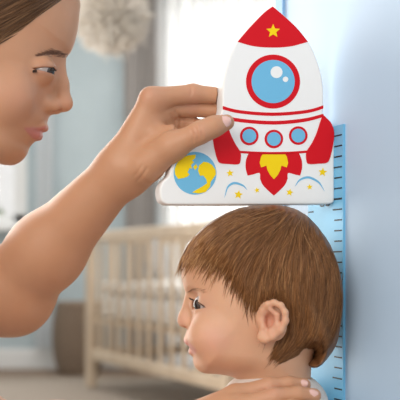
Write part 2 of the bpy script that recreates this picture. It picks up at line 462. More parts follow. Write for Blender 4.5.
left = [(272.7,5),(263.5,12),(249,27),(237,41.5),(229.5,57),(224.7,75),(222.5,93),(222.3,108),(219,118),(213,128),(205,139),(195,146.5),(183,151),(175.5,158.5),(171,168),(168.5,176),(163,181.5),(160,188.5),(160.2,196),(162.3,201.5),(167,204.5)]
right = [(329,204),(333,202.7),(334.5,199),(334.5,180),(334.5,155),(334.5,137),(333.5,129),(331,122.5),(326.5,117.5),(323.2,113),(323.6,106),(323.6,90),(321,72),(315,54),(308.5,41.5),(297,27),(282,13)]
def cm_open(p, n=5): return catmull(np.array(p, float), n, closed=False)
outl = np.concatenate([cm_open(left), cm_open([(167,204.5),(190,204.8),(230,204.8),(270,204.6),(310,204.2),(329,204)], 3)[1:-1], cm_open(right+[(272.7,5)])[:-1]])
OU = rpoly(outl)
def ring_inset(P, d):
    a = np.roll(P, 1, 0); b = np.roll(P, -1, 0); t = b-a; t /= np.linalg.norm(t, axis=1, keepdims=True)+1e-9
    area = np.sum(P[:, 0]*np.roll(P[:, 1], -1)-np.roll(P[:, 0], -1)*P[:, 1])
    nn = np.stack([-t[:, 1], t[:, 0]], -1)*(1 if area > 0 else -1); return P+nn*d
rocket = thing('rocket_slider', 'white rocket-shaped height marker with red nose cone resting on top of the toddler head', 'height marker', tuple(r3((rk(247,204.5)[0], rk(247,204.5)[1]), -THK/2)))
def board(P, thick, bev=.0022):
    rings = [(0.0, bev), (.0, 0)]; lv = []
    prof = [(bev, 0), (bev*.45, bev*.12), (bev*.12, bev*.45), (0, bev), (0, thick-bev), (bev*.12, thick-bev*.45), (bev*.45, thick-bev*.12), (bev, thick)]
    V = []; n = len(P)
    for ins, dep in prof:
        for uv in ring_inset(P, ins): V.append(r3(uv, -dep))
    Fq = []
    for j in range(len(prof)-1):
        for i in range(n): Fq.append([j*n+i, j*n+(i+1) % n, (j+1)*n+(i+1) % n, (j+1)*n+i])
    bm = bmesh.new(); vs = [bm.verts.new(v) for v in V]
    for q in Fq: bm.faces.new([vs[i] for i in q]).smooth = True
    f1 = bm.faces.new(vs[:n][::-1]); f2 = bm.faces.new(vs[-n:])
    f1.smooth = f2.smooth = False
    bmesh.ops.recalc_face_normals(bm, faces=bm.faces[:]); bmesh.ops.triangulate(bm, faces=[f1, f2])
    return bm
bm = board(OU, THK)
for v in bm.verts: v.co -= Vector(rocket.location)
me = bpy.data.meshes.new('board'); bm.to_mesh(me); bm.free(); me.materials.append(M_rw)
ob = bpy.data.objects.new('board', me); C.objects.link(ob); ob.parent = rocket
def decal(name, polys, m, layer, parent=None, px=True):
    mb = MB(); h = .00025*layer
    for p in polys:
        U_ = rpoly(p) if px else np.asarray(p); n = len(U_)
        bm = bmesh.new(); a = [bm.verts.new(r3(q, h)) for q in U_]; b = [bm.verts.new(r3(q, -.0001)) for q in U_]
        f = bm.faces.new(a)
        for i in range(n): bm.faces.new([a[i], a[(i+1) % n], b[(i+1) % n], b[i]])
        bmesh.ops.recalc_face_normals(bm, faces=bm.faces[:]); bmesh.ops.triangulate(bm, faces=[f]); mb.bm(bm)
    return mk(name, mb.v, mb.f, m, parent or rocket, world=True, smooth=False)
def disc(cx, cy, r, n=40): return [(cx+r*math.cos(2*PI*i/n), cy+r*math.sin(2*PI*i/n)) for i in range(n)]
def star(cx, cy, r, rot=0, q=.45): return [(cx+(r if i % 2 == 0 else r*q)*math.sin(PI*i/5+rot), cy-(r if i % 2 == 0 else r*q)*math.cos(PI*i/5+rot)) for i in range(10)]
def band(top, bot): return list(map(tuple, cm_open(top)))+list(map(tuple, cm_open(bot)))[::-1]
e = .7
cone = list(map(tuple, cm_open([(236.8+e,41.8),(249+e,27.5),(263.5+e,12.7),(272.7,5.8+e)])))+list(map(tuple, cm_open([(272.7,5.8+e),(282-e,13.7),(297-e,27.5),(308.7-e,41.8)])))[1:]+list(map(tuple, cm_open([(308.7-e,41.8),(291,46.3),(273,47.6),(254,46.3),(236.8+e,41.8)])))[1:-1]
decal('nose_cone', [cone], M_red, 1)
decal('star', [star(273, 31.2, 7.2)], M_ry, 2)
ph = decal('porthole', [disc(273, 81.6, 27, 56)], M_red, 1)
decal('porthole_glass', [disc(273, 81.6, 21.6, 56)], M_rb, 2, ph); decal('glint', [disc(276.3, 72.3, 5.9), disc(285.3, 79.4, 2.7)], M_rw, 3, ph)
decal('stripe', [band([(222.7,106),(240,110.2),(273,112.6),(306,110),(323.3,105.3)], [(222.7,109.4),(240,113.5),(273,115.9),(306,113.3),(323.3,108.6)])], M_red, 1)
decal('stripe', [band([(221.5,114.6),(240,118.6),(273,121),(304,118.4),(323,113.8)], [(219.5,118.2),(240,122.2),(273,124.6),(304,122),(324.5,116.6)])], M_red, 1)
decal('stripe', [band([(237,150.6),(255,151.6),(273,152),(290,151.6),(309,150.4)], [(237,153),(255,154),(273,154.4),(290,154),(309,152.8)])], M_red, 1)
fr_ = [(321,119.2),(323.5,115.6),(327,118.6),(331,123),(333.6,130),(333.9,138),(332.4,148),(329.7,158.5),(326.6,162.8),(318,163.8),(309.5,164.1),(306.6,161.8),(306.2,152.4),(311.5,143.5),(316.5,133)]
decal('fin', [list(map(tuple, catmull(fr_, 4)))], M_red, 2)
fl_ = [(546.4-x+.3, y+.3) for x, y in fr_]
decal('fin', [list(map(tuple, catmull(fl_, 4)))], M_red, 2)
for cx, cy in ((249.2,136),(273.8,139),(298.2,135.6)):
    p = decal('small_porthole', [disc(cx, cy, 9.3)], M_red, 1); decal('porthole_glass', [disc(cx, cy, 6.9)], M_rb, 2, p)
fh = [(273.8,195.6),(268,190.5),(262.5,184.5),(260,178.5),(259.5,173),(253,174.5),(247.6,175.6),(245.6,168),(246,160),(248.6,153.4)]
fh = list(map(tuple, cm_open(fh[:4], 4)))+list(map(tuple, cm_open(fh[3:7], 4)))[1:]+list(map(tuple, cm_open(fh[6:], 4)))[1:]
fl = decal('flame', [fh+[(547.6-x, y) for x, y in fh[::-1][:-1]]], M_red, 1)
yh = [(273.8,179.2),(270,175),(267.3,170),(266.3,165.6),(263.5,166.6),(261,167.4),(259.6,163),(260.8,157),(262.5,154.5)]
decal('flame_core', [yh+[(547.6-x, y) for x, y in yh[::-1][:-1]]], M_ry, 2, fl)
gl = decal('globe', [disc(195, 173.3, 21.4, 48)], M_rb, 1)
g5 = lambda L_: [(150+x/4, 110+y/4) for x, y in L_]
decal('continent', [g5([(98,238),(106,215),(122,196),(150,182),(183,178),(181,192),(168,203),(176,208),(164,220),(168,236),(158,232),(150,250),(158,258),(150,266),(136,272),(112,276),(100,258)]),
                    g5([(196,222),(214,207),(232,210),(248,220),(262,240),(263,258),(255,270),(242,288),(240,306),(222,328),(196,334),(168,330),(184,320),(212,304),(228,292),(224,276),(212,262),(200,264),(192,244)]),
                    g5([(172,228),(184,216),(190,228),(180,240)])], M_ry, 2, gl)
for a in ((322.6,172.2,4.6,.1),(309.6,187,3.1,-.1),(289.6,192.4,3.8,.2),(257,190.2,2.9,-.2),(238.4,194.6,4.6,.15),(230,173.2,3.8,-.1)):
    decal('star', [star(*a)], M_ry, 1)
def cres(p0, pm, p1, w):
    a = catmull(np.array([p0, ((p0[0]*.62+pm[0]*.38)-.9*(1), p0[1]*.3+pm[1]*.7), pm, (p1[0]*.5+pm[0]*.5+2.5, p1[1]*.35+pm[1]*.65), p1], float), 6, closed=False)
    b = a.copy(); c = np.array([(p0[0]+p1[0])/2, max(p0[1], p1[1])]); s = np.sin(np.linspace(0, PI, len(a)))[:, None]
    d = c-a; d /= np.linalg.norm(d, axis=1, keepdims=True); b = a+d*w*s
    return list(map(tuple, a))+list(map(tuple, b[::-1][1:-1]))
decal('orbit_arc', [cres((295,186.5),(308.5,176.3),(324.6,191.5),2.3)], M_rb, 1)
decal('orbit_arc', [cres((224.4,197.8),(234,181.9),(247.2,190),2.3)], M_rb, 1)

# ================================================================== TODDLER
YH = .995; mm = 1000
cpx = YH/F
co = [(183.5,286,45),(185.7,293,42),(187.6,303,34),(190,314,30),(188.6,327,30),(185.6,334,26),(186,340.5,24),(190,347.5,22),(193.5,355,20),(195.6,361,18),(198.5,366.5,18),(204,371,20),(213,373,22),(226,375,26),(243,378,30),(268,386,34),(292,382,36),(303,364,42),(314,345,52),(327,325,58),(334.5,300,60),(335,275,60),(328,247,58),(313,227,56),(290,214,54),(262,210,54),(235,215,54),(212,225,52),(195,240,50),(184,257,48),(181,272,46)]
cW = [(200,280,50),(215,250,56),(262,235,62),(310,260,62),(320,300,60),(290,300,62),(260,300,61),(230,300,56),(212,315,54),(210,345,50),(235,345,56),(260,345,53),(290,345,44),(270,375,36),(225,370,44)]
co = [(a, b, d*(1.75 if i < 8 else 1.45 if i < 13 else 1.45 if i >= len(co)-5 else 1)) for i, (a, b, d) in enumerate(co)]
cHead = Relief(co, YH, cW, 40)
ye = lambda off: YH-off
def CQ(px, py, off):
    k = (YH-abs(off))/F; return np.array([(px-200)*k, YH-off, ZC-(py-HZ)*k])
def both(fn): return [fn(-1), fn(1)]
# nose, lips, cheeks
nose = U(.006, cap(CQ(190,300,0), CQ(185.8,317,0), .0062, .0068), cap(CQ(185.5,317.5,0), CQ(183.6,321.3,0), .0065, .0062),
         cap(CQ(188.5,323.6,-.0065), CQ(193,325.5,-.0085), .0046, .0034), cap(CQ(188.5,323.6,.0065), CQ(193,325.5,.0085), .0046, .0034))
ul = [cap(CQ(188.0,340.0,0), CQ(189.2,341,s*.006), .0042, .0042) for s in (1,-1)]+[cap(CQ(189.2,341,s*.006), CQ(197.5,349.8,s*.0150), .0042, .0026) for s in (1,-1)]
ll = [cap(CQ(192.3,351.4,0), CQ(193,351.8,s*.006), .0038, .0037) for s in (1,-1)]+[cap(CQ(193,351.8,s*.006), CQ(198,352.6,s*.0150), .0037, .0024) for s in (1,-1)]
cheeks = [ell(CQ(213,334,s*.030), (.0245,.022,.0235)) for s in (1,-1)]
chin = [ell(CQ(205,362,0), (.010,.014,.0085))]
EY = [CQ(203.6,304.4,s*.0215) for s in (1,-1)]; ER = .0105
lids = [ell(c+np.array([.0002,0,0]), (.0120,.0126,.0120)) for c in EY]
def wedge(c, canth, up, lo, off, r=.0150):
    a = CQ(*canth, off); n1 = np.array([-(up[1]-canth[1]), 0, -(up[0]-canth[0])], float); n2 = np.array([(lo[1]-canth[1]), 0, (lo[0]-canth[0])], float)
    # keep the side between the two lines
    mid = CQ((up[0]+lo[0])/2, (up[1]+lo[1])/2, off)
    if (mid-a)@n1 > 0: n1 = -n1
    if (mid-a)@n2 > 0: n2 = -n2
    return Isect(ell(c, (r,r,r)), half(a, n1), half(a, n2))
ears = []
for s in (1, -1):
    E = lambda px, py, o: CQ(px, py, s*(.0560+o))
    rim = [(261.5,321,.002),(263,311,.006),(267.5,304.5,.010),(274,302.6,.0125),(281,305.5,.0150),(285.3,312.5,.0165),(285.6,321,.0165),(281,330,.0150),(273,336.5,.012),(266,339.5,.009),(261.5,338.5,.006)]
    rim = cm_open([tuple(p) for p in rim], 3) if False else np.array(rim)
    helix = [cap(E(*rim[i]), E(*rim[i+1]), .0030 if i < 6 else .0033, .0030 if i < 6 else .0036) for i in range(len(rim)-1)]
    plate = ell(E(271.5,321.5,.0045), (.0150,.0052,.0200), ax=[[.93,-s*.20,.30],[s*.22,.975,0.03],[-.30,0.03,.95]])
    lobe = ell(E(263.6,336.4,.006), (.0062,.0046,.0066))
    anti = [cap(E(270.5,309.5,.011), E(277.5,315,.0115), .0024), cap(E(277.5,315,.0115), E(277,325,.012), .0026), cap(E(277,325,.012), E(270,332,.010), .0026, .003)]
    trag = cap(E(262,321,.004), E(263.5,327.5,.006), .0034)
    concha = ell(E(269.2,321.5,.0130), (.0064,.0108,.0088))
    foss = ell(E(270.5,312.2,.0145), (.0040,.0055,.0032)); scapha = cap(E(275.5,307.5,.0165), E(281.6,318,.0195), .0026)
    ears.append(U(.003, Sub(.002, U(.004, plate, lobe), concha, foss), U(.0025, *helix), U(.0025, *anti), trag))
neck = [cap(CQ(276,340,0), CQ(277,392,0), .034, .036)]
Zp = lambda z: HZ-(z-ZC)/cpx
XT = CQ(276,400,0)[0]
T_ = lambda x, y, z: np.array([XT+x, YH+y, z])
zs = CQ(0,400,0)[2]      # about shoulder height
trunk = [ell(T_(-.006,0,zs-.075), (.060,.078,.085)), ell(T_(-.016,0,zs-.16), (.066,.075,.085)), ell(T_(-.004,0,zs-.225), (.060,.074,.058)),
         cap(T_(.002,-.062,zs-.020), T_(.002,.062,zs-.020), .027)]
arms = []; legs = []; hands_c = []
for s in (1, -1):
    arms += [cap(T_(.002,s*.082,zs-.028), T_(-.01,s*.105,zs-.11), .027, .023), cap(T_(-.01,s*.105,zs-.11), T_(-.05,s*.105,zs-.185), .0225, .017)]
    hp = T_(-.05,s*.105,zs-.185)
    fing = [cap(hp+np.array([-.018,s*(k*.0075-.011),-.030]), hp+np.array([-.030,s*(k*.0085-.013),-.048+.003*abs(k-1)]), .0044, .0038) for k in range(4)]
    hands_c.append(U(.006, cap(hp, hp+np.array([-.015,0,-.026]), .016, .016), U(0, *fing), cap(hp+np.array([-.014,s*-.012,-.010]), hp+np.array([-.032,s*-.016,-.024]), .0056, .0045)))
    legs += [cap(T_(-.002,s*.040,zs-.235), T_(-.016,s*.045,.16), .046, .033), cap(T_(-.016,s*.045,.16), T_(.0,s*.045,.04), .031, .022), cap(T_(.006,s*.045,.022), T_(-.065,s*.050,.016), .020, .0155)]
face = U(.010, cHead, *cheeks, *chin)
face = U(.004, U(.005, face, nose), *lids)
sock = [ell(CQ(189.5,297,s*.024), (.009,.013,.006)) for s in (1,-1)]
face = Sub(.008, face, *sock)
face = U(.0025, face, U(.0006, U(.002, *ul), U(.002, *ll)))
corner = [ell(CQ(198.5,351.6,s*.0190), (.0030,.0035,.0028)) for s in (1,-1)]
nost = [ell(CQ(187.2,327.2,s*.0048), (.0030,.0021,.0020)) for s in (1,-1)]
face = Sub(.003, face, *corner, *nost)
face = Sub(.0012, face, *[wedge(EY[i], (205.3,307.2), (191.5,299.4), (193.6,309.4), (.0215 if i == 0 else -.0215)) for i in (0,1)])
head_c = U(.003, face, *ears)
torso_c = U(.03, *trunk, *arms, *legs)
body_c = U(.018, head_c, U(.012, *neck), U(.008, torso_c, *hands_c))
base_c = (float(T_(0,0,0)[0]), YH, 0.)
vs = .00125
V, Fq = sdf_mesh(body_c, (-.045,.84,-.002), (.16,1.145,.732), vs)
px, py = topx(V); near = np.abs(V[:, 1]-YH) < .04
col = np.tile(np.array([.66,.37,.228]), (len(V), 1))
def tint(col, w, c): return col*(1-w[:, None])+np.array(c)*w[:, None]
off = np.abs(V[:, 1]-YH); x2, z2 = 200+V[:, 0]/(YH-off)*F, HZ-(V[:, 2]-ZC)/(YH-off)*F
col = tint(col, .55*blob(x2, z2, 214, 340, 17, 15), (.70,.36,.27)); col = tint(col, .35*blob(x2, z2, 181, 320, 8, 8), (.70,.36,.28))
def soft_mask(x, y, poly, j=.9): return sum(inpoly(x+a, y+b, poly).astype(float) for a, b in ((0,0),(j,0),(-j,0),(0,j),(0,-j),(j*.7,j*.7),(-j*.7,-j*.7)))/7
lipw = soft_mask(x2, z2, [(182.5,337.5),(187,340.5),(192,344.6),(197,350.5),(195,354.5),(190,354),(187,349),(184,347)])*(x2 < 200)
col = tint(col, lipw*.75, (.60,.25,.22)); col = tint(col, .65*blob(x2, z2, 269, 320, 7, 10)*(off > .05), (.52,.19,.12)); col = tint(col, .35*blob(x2, z2, 272, 321, 14, 20)*(off > .05), (.70,.36,.26))  # lip colour; shade of the ear hollow painted in as a red-brown tint
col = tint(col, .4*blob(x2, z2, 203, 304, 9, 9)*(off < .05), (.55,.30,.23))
M_skin_c = skin_mat('toddler_skin', .5, .14, .12)
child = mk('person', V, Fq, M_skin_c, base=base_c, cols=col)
tag(child, 'toddler in a cream shirt in profile, back of the head against the blue strip', 'person')

def eyeball(name, c, r, gaze, iris_c, parent, iris_ang=.50, pup_ang=.22, sclera=(.50,.45,.43)):
    nu, nv = 72, 48; g = np.asarray(gaze, float); g /= np.linalg.norm(g)
    th = np.linspace(0, PI, nv); phi = np.arange(nu)/nu*2*PI
    a = np.cross(g, [0,0,1.]); a /= np.linalg.norm(a); b = np.cross(g, a); V = []; cl = []
    for t in th:
        k = r*(1+.05*math.exp(-(t/.42)**2))
        for p in phi:
            V.append(c+k*(math.cos(t)*g+math.sin(t)*(math.cos(p)*a+math.sin(p)*b)))
            if t < pup_ang: cl.append((.008,.007,.007))
            elif t < iris_ang: f = .75+.5*((math.sin(p*23)+math.sin(p*41+1))*.25); f *= 1 if t < iris_ang-.07 else .45; cl.append(tuple(q*f for q in iris_c))
            else: cl.append(sclera)
    Fq = []
    for i in range(nv-1):
        for j in range(nu): Fq.append([i*nu+j, i*nu+(j+1) % nu, (i+1)*nu+(j+1) % nu, (i+1)*nu+j])
    return mk(name, V, Fq, M_eye, parent, world=True, cols=np.array(cl))
M_eye = col_mat('eye', .12, .5, .25)
for i in (0, 1): eyeball('eye', EY[i], ER, (-1, 0.72*(1 if i else -1), -.12), (.075,.050,.038), child, .66, .32)

# --- hair cap
hair_o = [(179,266,45),(181,258,45),(187,245,48),(195,236,50),(204,227,52),(215,219,54),(231,211,56),(246,206.6,58),(262,205,58),(280,205.4,58),(297,210,58),(312,221,58),(328,242,60),(338.5,268,62),(342.6,295,62),(341,320,58),(337,341,46),(330,354,34),(321,364,20),(312.5,367.2,12),(305.5,364,9),(306.5,360.2,9),(312.5,356.5,10),(314,351.5,14),(309.5,347,18),(303,349.5,18),(298,356,20),(289,362,24),(278,368,26),(258,366,30),(228,356,34),(205,340,38),(192,310,44),(186,290,46),(181,276,46)]
hW = [(200,262,53),(215,250,59),(262,235,67),(310,260,68),(325,300,66),(290,300,67),(262,300,64),(235,285,58),(290,340,56),(310,345,40),(330,330,55),(280,352,42)]
hairline = np.array([(176,266),(183,261.5),(190,256),(198,254),(206,259),(214,265),(223,271),(231,280),(239,291),(248,302),(255,311),(259,318),(262,302.5),(270,297.5),(281,300),(288,309),(289,322),(283,332),(275,339),(271,350),(279,362),(290,364)], float)
hl = catmull(hairline, 4, closed=False)
# the region that is hair, seen from the side: above/behind the hairline
hreg = [tuple(p) for p in hl]+[(300,362),(306,368),(316,371),(335,362),(350,330),(352,280),(335,230),(300,198),(250,196),(205,215),(175,250)]
def side_view(H2, gx, gz, ym, line):
    k = (ym-np.sqrt(np.maximum(H2, 0)))/F; px_, py_ = 200+gx/k, HZ-(gz-ZC)/k; d = np.full(gx.shape, 1e4)
    for a in line: d = np.minimum(d, np.hypot(px_-a[0], py_-a[1]))
    return px_, py_, d*.00105
def tax(H2, gx, gz, s):
    px_, py_, d = side_view(H2, gx, gz, YH, hl); ins = inpoly(px_, py_, hreg)
    d = np.where(ins, d, -d); h = np.sqrt(np.maximum(H2, 0))
    near = cHead.half(gx, gz)+np.where(d > 0, .0050*(1-(1-np.clip(d/.018, 0, 1))**2), d*.45)
    w = np.clip(1-d/.020, 0, 1); w = w*w*(3-2*w); w = np.where((h < .012) & (d > 0), w*h/.012, w)
    hn = h*(1-w)+near*w+CAP[0]*np.clip(h/.02, .25, 1)
    hn = hn+.0009*np.sin(px_*.55+3*np.sin(py_*.05)+.08*py_)*np.clip(d/.02, 0, 1)
    return np.where(H2 > 0, np.where(hn > 0, hn**2, hn*.05), H2)
CAP = [0.]
cHair = Relief(hair_o, YH, hW, 50, cut=tax, blur=1)
M_hair_c = hair_mat('toddler_hair', (.12,.047,.016), (.28,.122,.043), (.60,.33,.14), .42)
CAP[0] = -.0012; hair_lo = Relief(hair_o, YH, hW, 50, cut=tax, blur=1)
capn = Sub(.001, hair_lo, *ears)
V, Fq = sdf_mesh(hair_lo, (-.03,.90,.53), (.16,1.09,.735), .0014)
hair_c = mk('hair', V, Fq, M_hair_c, child, world=True, attrs=.18+.16*np.sin(V[:, 0]*900)*np.sin(V[:, 2]*300))
guides_c = [[(288,206),(258,205.5),(228,212),(202,229),(184,255),(179,268)], [(290,209),(258,213),(230,226),(208,245),(194,268)], [(291,212),(264,222),(240,240),(222,262),(214,282)],
            [(293,214),(270,230),(252,255),(242,280),(240,297)], [(295,215),(278,240),(266,268),(258,293),(257,315)], [(298,216),(288,245),(281,275),(283,300),(291,318)],
            [(301,217),(302,250),(301,285),(294,325),(279,352)], [(304,218),(318,250),(322,288),(315,328),(299,357)], [(307,219),(330,252),(338,290),(334,325),(321,352),(309,363),(304,358)], [(310,220),(333,248),(342,290),(339,325),(328,352),(316,364)]]
def comb(n, seedpoly, region, guides, relief, ymid, side_p, steps, slen, r, lift, parent, m, cpx_, name, flip=None, jitter=2.2, light=None, limit=(), reach=2.5, skin=None):
    sp = np.asarray(seedpoly, float); lo, hi = sp.min(0), sp.max(0); S = np.zeros((0, 2))
    while len(S) < n:
        q = rng.uniform(lo, hi, (n*2, 2)); S = np.concatenate([S, q[inpoly(q[:, 0], q[:, 1], seedpoly)]])
    S = S[:n]; st_ = slen*rng.uniform(.7, 1.25, n)/steps
    T = flow_strands(S, guides, steps, st_)
    K = steps+1; t = np.linspace(0, 1, K)
    ph1, ph2 = rng.uniform(0, 6.3, (2, n)); am = rng.normal(0, jitter, (2, n))
    T[:, :, 0] += am[0][:, None]*np.sin(t*3+ph1[:, None]); T[:, :, 1] += am[1][:, None]*np.sin(t*3+ph2[:, None])*.6
    over = ~inpoly(T[:, :, 0], T[:, :, 1], region)
    dl = np.full(T.shape[:2], 1e4)
    for a in limit: dl = np.minimum(dl, np.hypot(T[:, :, 0]-a[0], T[:, :, 1]-a[1]))
    stop = np.cumsum(over & (dl > rng.gamma(1.6, reach, n)[:, None]), 1) > 0; stop[:, 0] = False
    last = np.where(stop.any(1), stop.argmax(1)-1, steps)
    for i in np.nonzero(last < steps)[0]:                    # re-space a shortened strand over its remaining run
        q = T[i, :last[i]+1]; u = np.linspace(0, last[i], K)
        T[i] = np.stack([np.interp(u, np.arange(last[i]+1), q[:, 0]), np.interp(u, np.arange(last[i]+1), q[:, 1])], -1)
    keep = last >= 2; T = T[keep]; S = S[keep]; n = len(T)
    h = np.zeros(T.shape[:2])
    for _ in range(4):
        k = (ymid-h)/F; x = (T[:, :, 0]-200)*k; z = ZC-(T[:, :, 1]-HZ)*k; h = relief.half(x, z); h = h if skin is None else np.maximum(h, skin.half(x, z)+.0003)
    lf = rng.uniform(-.0012, lift, n)[:, None]*(.35+.65*np.sin(t*PI)[None])
    # strands past the outline: taper onto the mid plane
    sgn = np.where(rng.uniform(0, 1, n) < side_p, -1., 1.)
    y = ymid+sgn[:, None]*(h+lf)
    P = np.stack([x, y, z], -1)
    bad = np.isnan(P).any((1, 2)); P = P[~bad]
    R = np.full((len(P), K), r)*np.clip(1.15-t**3, .15, 1)[None]*np.clip(.3+4*t, 0, 1)[None]
    V, Fq = tubes(P, R, 3)
    rd = np.clip(rng.beta(2.2, 2.6, len(P)), 0, 1)
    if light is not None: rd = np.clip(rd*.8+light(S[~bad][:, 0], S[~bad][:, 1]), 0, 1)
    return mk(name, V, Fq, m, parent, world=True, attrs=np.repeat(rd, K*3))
seed_c = [(183,262),(196,262),(212,266),(226,275),(240,288),(254,300),(264,299),(284,299),(291,312),(289,326),(280,340),(280,354),(292,356),(303,352),(318,358),(332,340),(339,310),(340,285),(333,254),(316,227),(298,212),(275,207),(245,208.5),(215,221),(196,237),(184,256)]
comb(6200, seed_c, hreg, guides_c, cHair, YH, .8, 9, 52, .00036, .0018, hair_c, M_hair_c, cpx, 'strands', light=lambda x, y: .38*np.clip((232-x)/46, 0, 1)+.03, limit=hl, reach=3.2, skin=cHead)  # front strands coloured blonder, rim light put into the hair colour
# finer loose strands at the fringe
comb(420, [(186,252),(204,240),(222,252),(226,268),(214,262),(206,256),(198,251),(190,253)], hreg, guides_c, cHair, YH, .75, 8, 30, .00028, .0018, hair_c, M_hair_c, cpx, 'fringe', light=lambda x, y: .3+0*x, limit=hl, reach=7, skin=cHead)

# brow / lash strands
def strip_hair(name, node, pts, n, ln, ang, r, m, parent, spread=1.2, lift=.0006, sd=.15, y0=.7, y1=1.2):
    c = cm_open(pts, 10); i = rng.integers(0, len(c), n); b = c[i]+rng.normal(0, spread, (n, 2))*np.clip(np.linspace(.12, 1.9, len(c)), 0, 1)[i][:, None]
    a = ang+rng.normal(0, sd, n); d = np.stack([np.cos(a), np.sin(a)], -1)*(ln*rng.uniform(.7, 1.2, n))[:, None]
    K = 4; t = np.linspace(0, 1, K); T = b[:, None]+d[:, None]*t[None, :, None]
    P = cast(node, T[..., 0].ravel(), T[..., 1].ravel(), y0, y1).reshape(n, K, 3); P[..., 1] -= lift*np.linspace(.3, 1, K)[None]
    P = P[np.linalg.norm(np.diff(P, axis=1), axis=2).max(1) < .0060]; n = len(P)
    V, Fq = tubes(P, np.full((n, K), r)*np.array([1, 1, .8, .3])[None], 3)
    return mk(name, V, Fq, m, parent, world=True, attrs=rng.uniform(0, 1, len(V)))
M_brow_c = hair_mat('toddler_brow', (.40,.22,.13), (.46,.26,.16), (.52,.31,.19), .6)
strip_hair('eyebrow', body_c, [(186.5,292.5),(191,289.8),(197,289.8),(203,292.5)], 34, 4.5, -.15, .00012, M_brow_c, child, .8)
def lashes(name, pts, tips, n, r, m, parent, node, pull):
    a = cm_open(pts, 12); b = cm_open(tips, 12); i = rng.integers(0, len(a), n)
    A = cast(node, a[i, 0], a[i, 1], .7, 1.25); m2 = YH
    B = A.copy(); dpx = (b[i]-a[i])*rng.uniform(.75, 1.1, (n, 1)); B[:, 0] += dpx[:, 0]*cpx; B[:, 2] -= dpx[:, 1]*cpx; B[:, 1] -= pull
    t = np.linspace(0, 1, 5); P = A[:, None]+(B-A)[:, None]*t[None, :, None]; P[..., 2] -= (.0010*np.sin(t*PI))[None]
    V, Fq = tubes(P, np.full((n, 5), r)*np.array([1, .9, .8, .6, .3])[None], 3)
    return mk(name, V, Fq, m, parent, world=True, attrs=rng.uniform(0, .4, len(V)))
M_lash = hair_mat('dark_lash', (.02,.012,.008), (.03,.018,.012), (.05,.03,.02), .6)
lashes('eyelashes', [(204.8,306.2),(199,302.6),(194.5,300.2),(192,299.4)], [(206,307.4),(198.6,301.6),(191.5,298.3),(188.6,297.6)], 70, .00026, M_lash, child, body_c, .0030)

# --- clothes
M_shirt_c = noise_mat('cream_jersey', (.74,.69,.64), (.80,.75,.70), 300, .85, .3)
M_short = noise_mat('grey_shorts', (.22,.25,.30), (.26,.29,.34), 200, .85, .3)
sleeves = [cap(T_(.002,s*.082,zs-.028), T_(-.006,s*.098,zs-.085), .030, .029) for s in (1,-1)]
tor2 = U(.03, *trunk[:3], cap(T_(.002,-.060,zs-.018), T_(.002,.060,zs-.018), .027), ell(T_(-.002,0,zs-.002), (.050,.056,.030)), *sleeves)
shirt_f = Sub(.002, Isect(Off(tor2, .004), half(T_(0,0,zs-.235), (0,0,-1))), cap(T_(-.002,0,zs+.09), T_(.0,0,zs-.0), .0385, .0368))
V, Fq = sdf_mesh(shirt_f, (-.05,.82,.15), (.17,1.17,.60), .0018)
sh = mk('shirt', V, Fq, M_shirt_c, child, world=True)
shorts_f = Sub(.003, Isect(Off(U(.02, trunk[2], *[cap(T_(-.002,s*.040,zs-.235), T_(-.010,s*.045,.205), .046, .044) for s in (1,-1)]), .003), half(T_(0,0,zs-.19), (0,0,1))), half(T_(0,0,-1), (0,0,1)))
V, Fq = sdf_mesh(shorts_f, (-.06,.85,.10), (.18,1.14,.40), .003)
mk('shorts', V, Fq, M_short, child, world=True)

# ================================================================== WOMAN
YW = 1.02; wpx = YW/F
def WQ(px, py, off):
    k = (YW-abs(off))/F; return np.array([(px-200)*k, YW-off, ZC-(py-HZ)*k])
wo = [(79.8,0,58),(79.4,11,58),(77.8,27,56),(75.3,38,50),(71.5,49,42),(66,56,36),(62.3,63,34),(60,72,34),(58,82,34),(55,94,34),(51.5,104,32),(49,113,30),(47,121,28),(44,127,27),(40.5,132,26),(36.8,138,25),(32,143,24),(28.6,147,22),(26,154,22),(19.6,161,22),(11,165,24),(0,164,28),(-16,158,34),(-34,150,40),(-60,144,45),(-85,118,52),(-99,80,60),(-108,40,66),(-106,2,70),(-90,-28,70),(-62,-50,68),(-28,-62,66),(8,-64,64),(38,-56,62),(60,-42,60),(73,-22,58)]
wW = [(60,20,58),(30,0,68),(-20,-10,73),(-70,10,73),(-80,50,68),(-20,50,70),(30,45,64),(40,75,60),(15,85,66),(10,110,58),(0,135,50),(25,125,48),(20,150,36),(-35,125,56),(-50,95,64)]
wo = [(a, b, d*(1.5 if i < 4 else 2.1 if i < 14 else 1.6 if i < 19 else 1.2 if i < 22 else 1)) for i, (a, b, d) in enumerate(wo)]
wHead = Relief(wo, YW, wW, 50)
wnose = U(.006, cap(WQ(59.5,62,0), WQ(61,84,0), .0062, .0078), cap(WQ(61,84,0), WQ(64.6,103.2,0), .0078, .0080), cap(WQ(64.6,103.2,0), WQ(55,105,0), .0074, .009),
          *[cap(WQ(54,105.5,s*.0085), WQ(47.5,104.5,s*.0125), .0068, .0060) for s in (1,-1)])
wul = [cap(WQ(43.4,126.2,0), WQ(42.6,126.2,s*.007), .0040, .0040) for s in (1,-1)]+[cap(WQ(42.6,126.2,s*.007), WQ(26.5,128.0,s*.0235), .0036, .0018) for s in (1,-1)]
wll = [cap(WQ(36.8,134.6,0), WQ(36,134.4,s*.007), .0048, .0046) for s in (1,-1)]+[cap(WQ(36,134.4,s*.007), WQ(26,130,s*.0235), .0046, .0020) for s in (1,-1)]
wcheek = [ell(WQ(6,95,s*.040), (.030,.022,.028)) for s in (1,-1)]
wEY = [WQ(43.5,70.5,s*.031) for s in (1,-1)]; wER = .0117
wlid = [ell(c, (.0137,.0139,.0134)) for c in wEY]
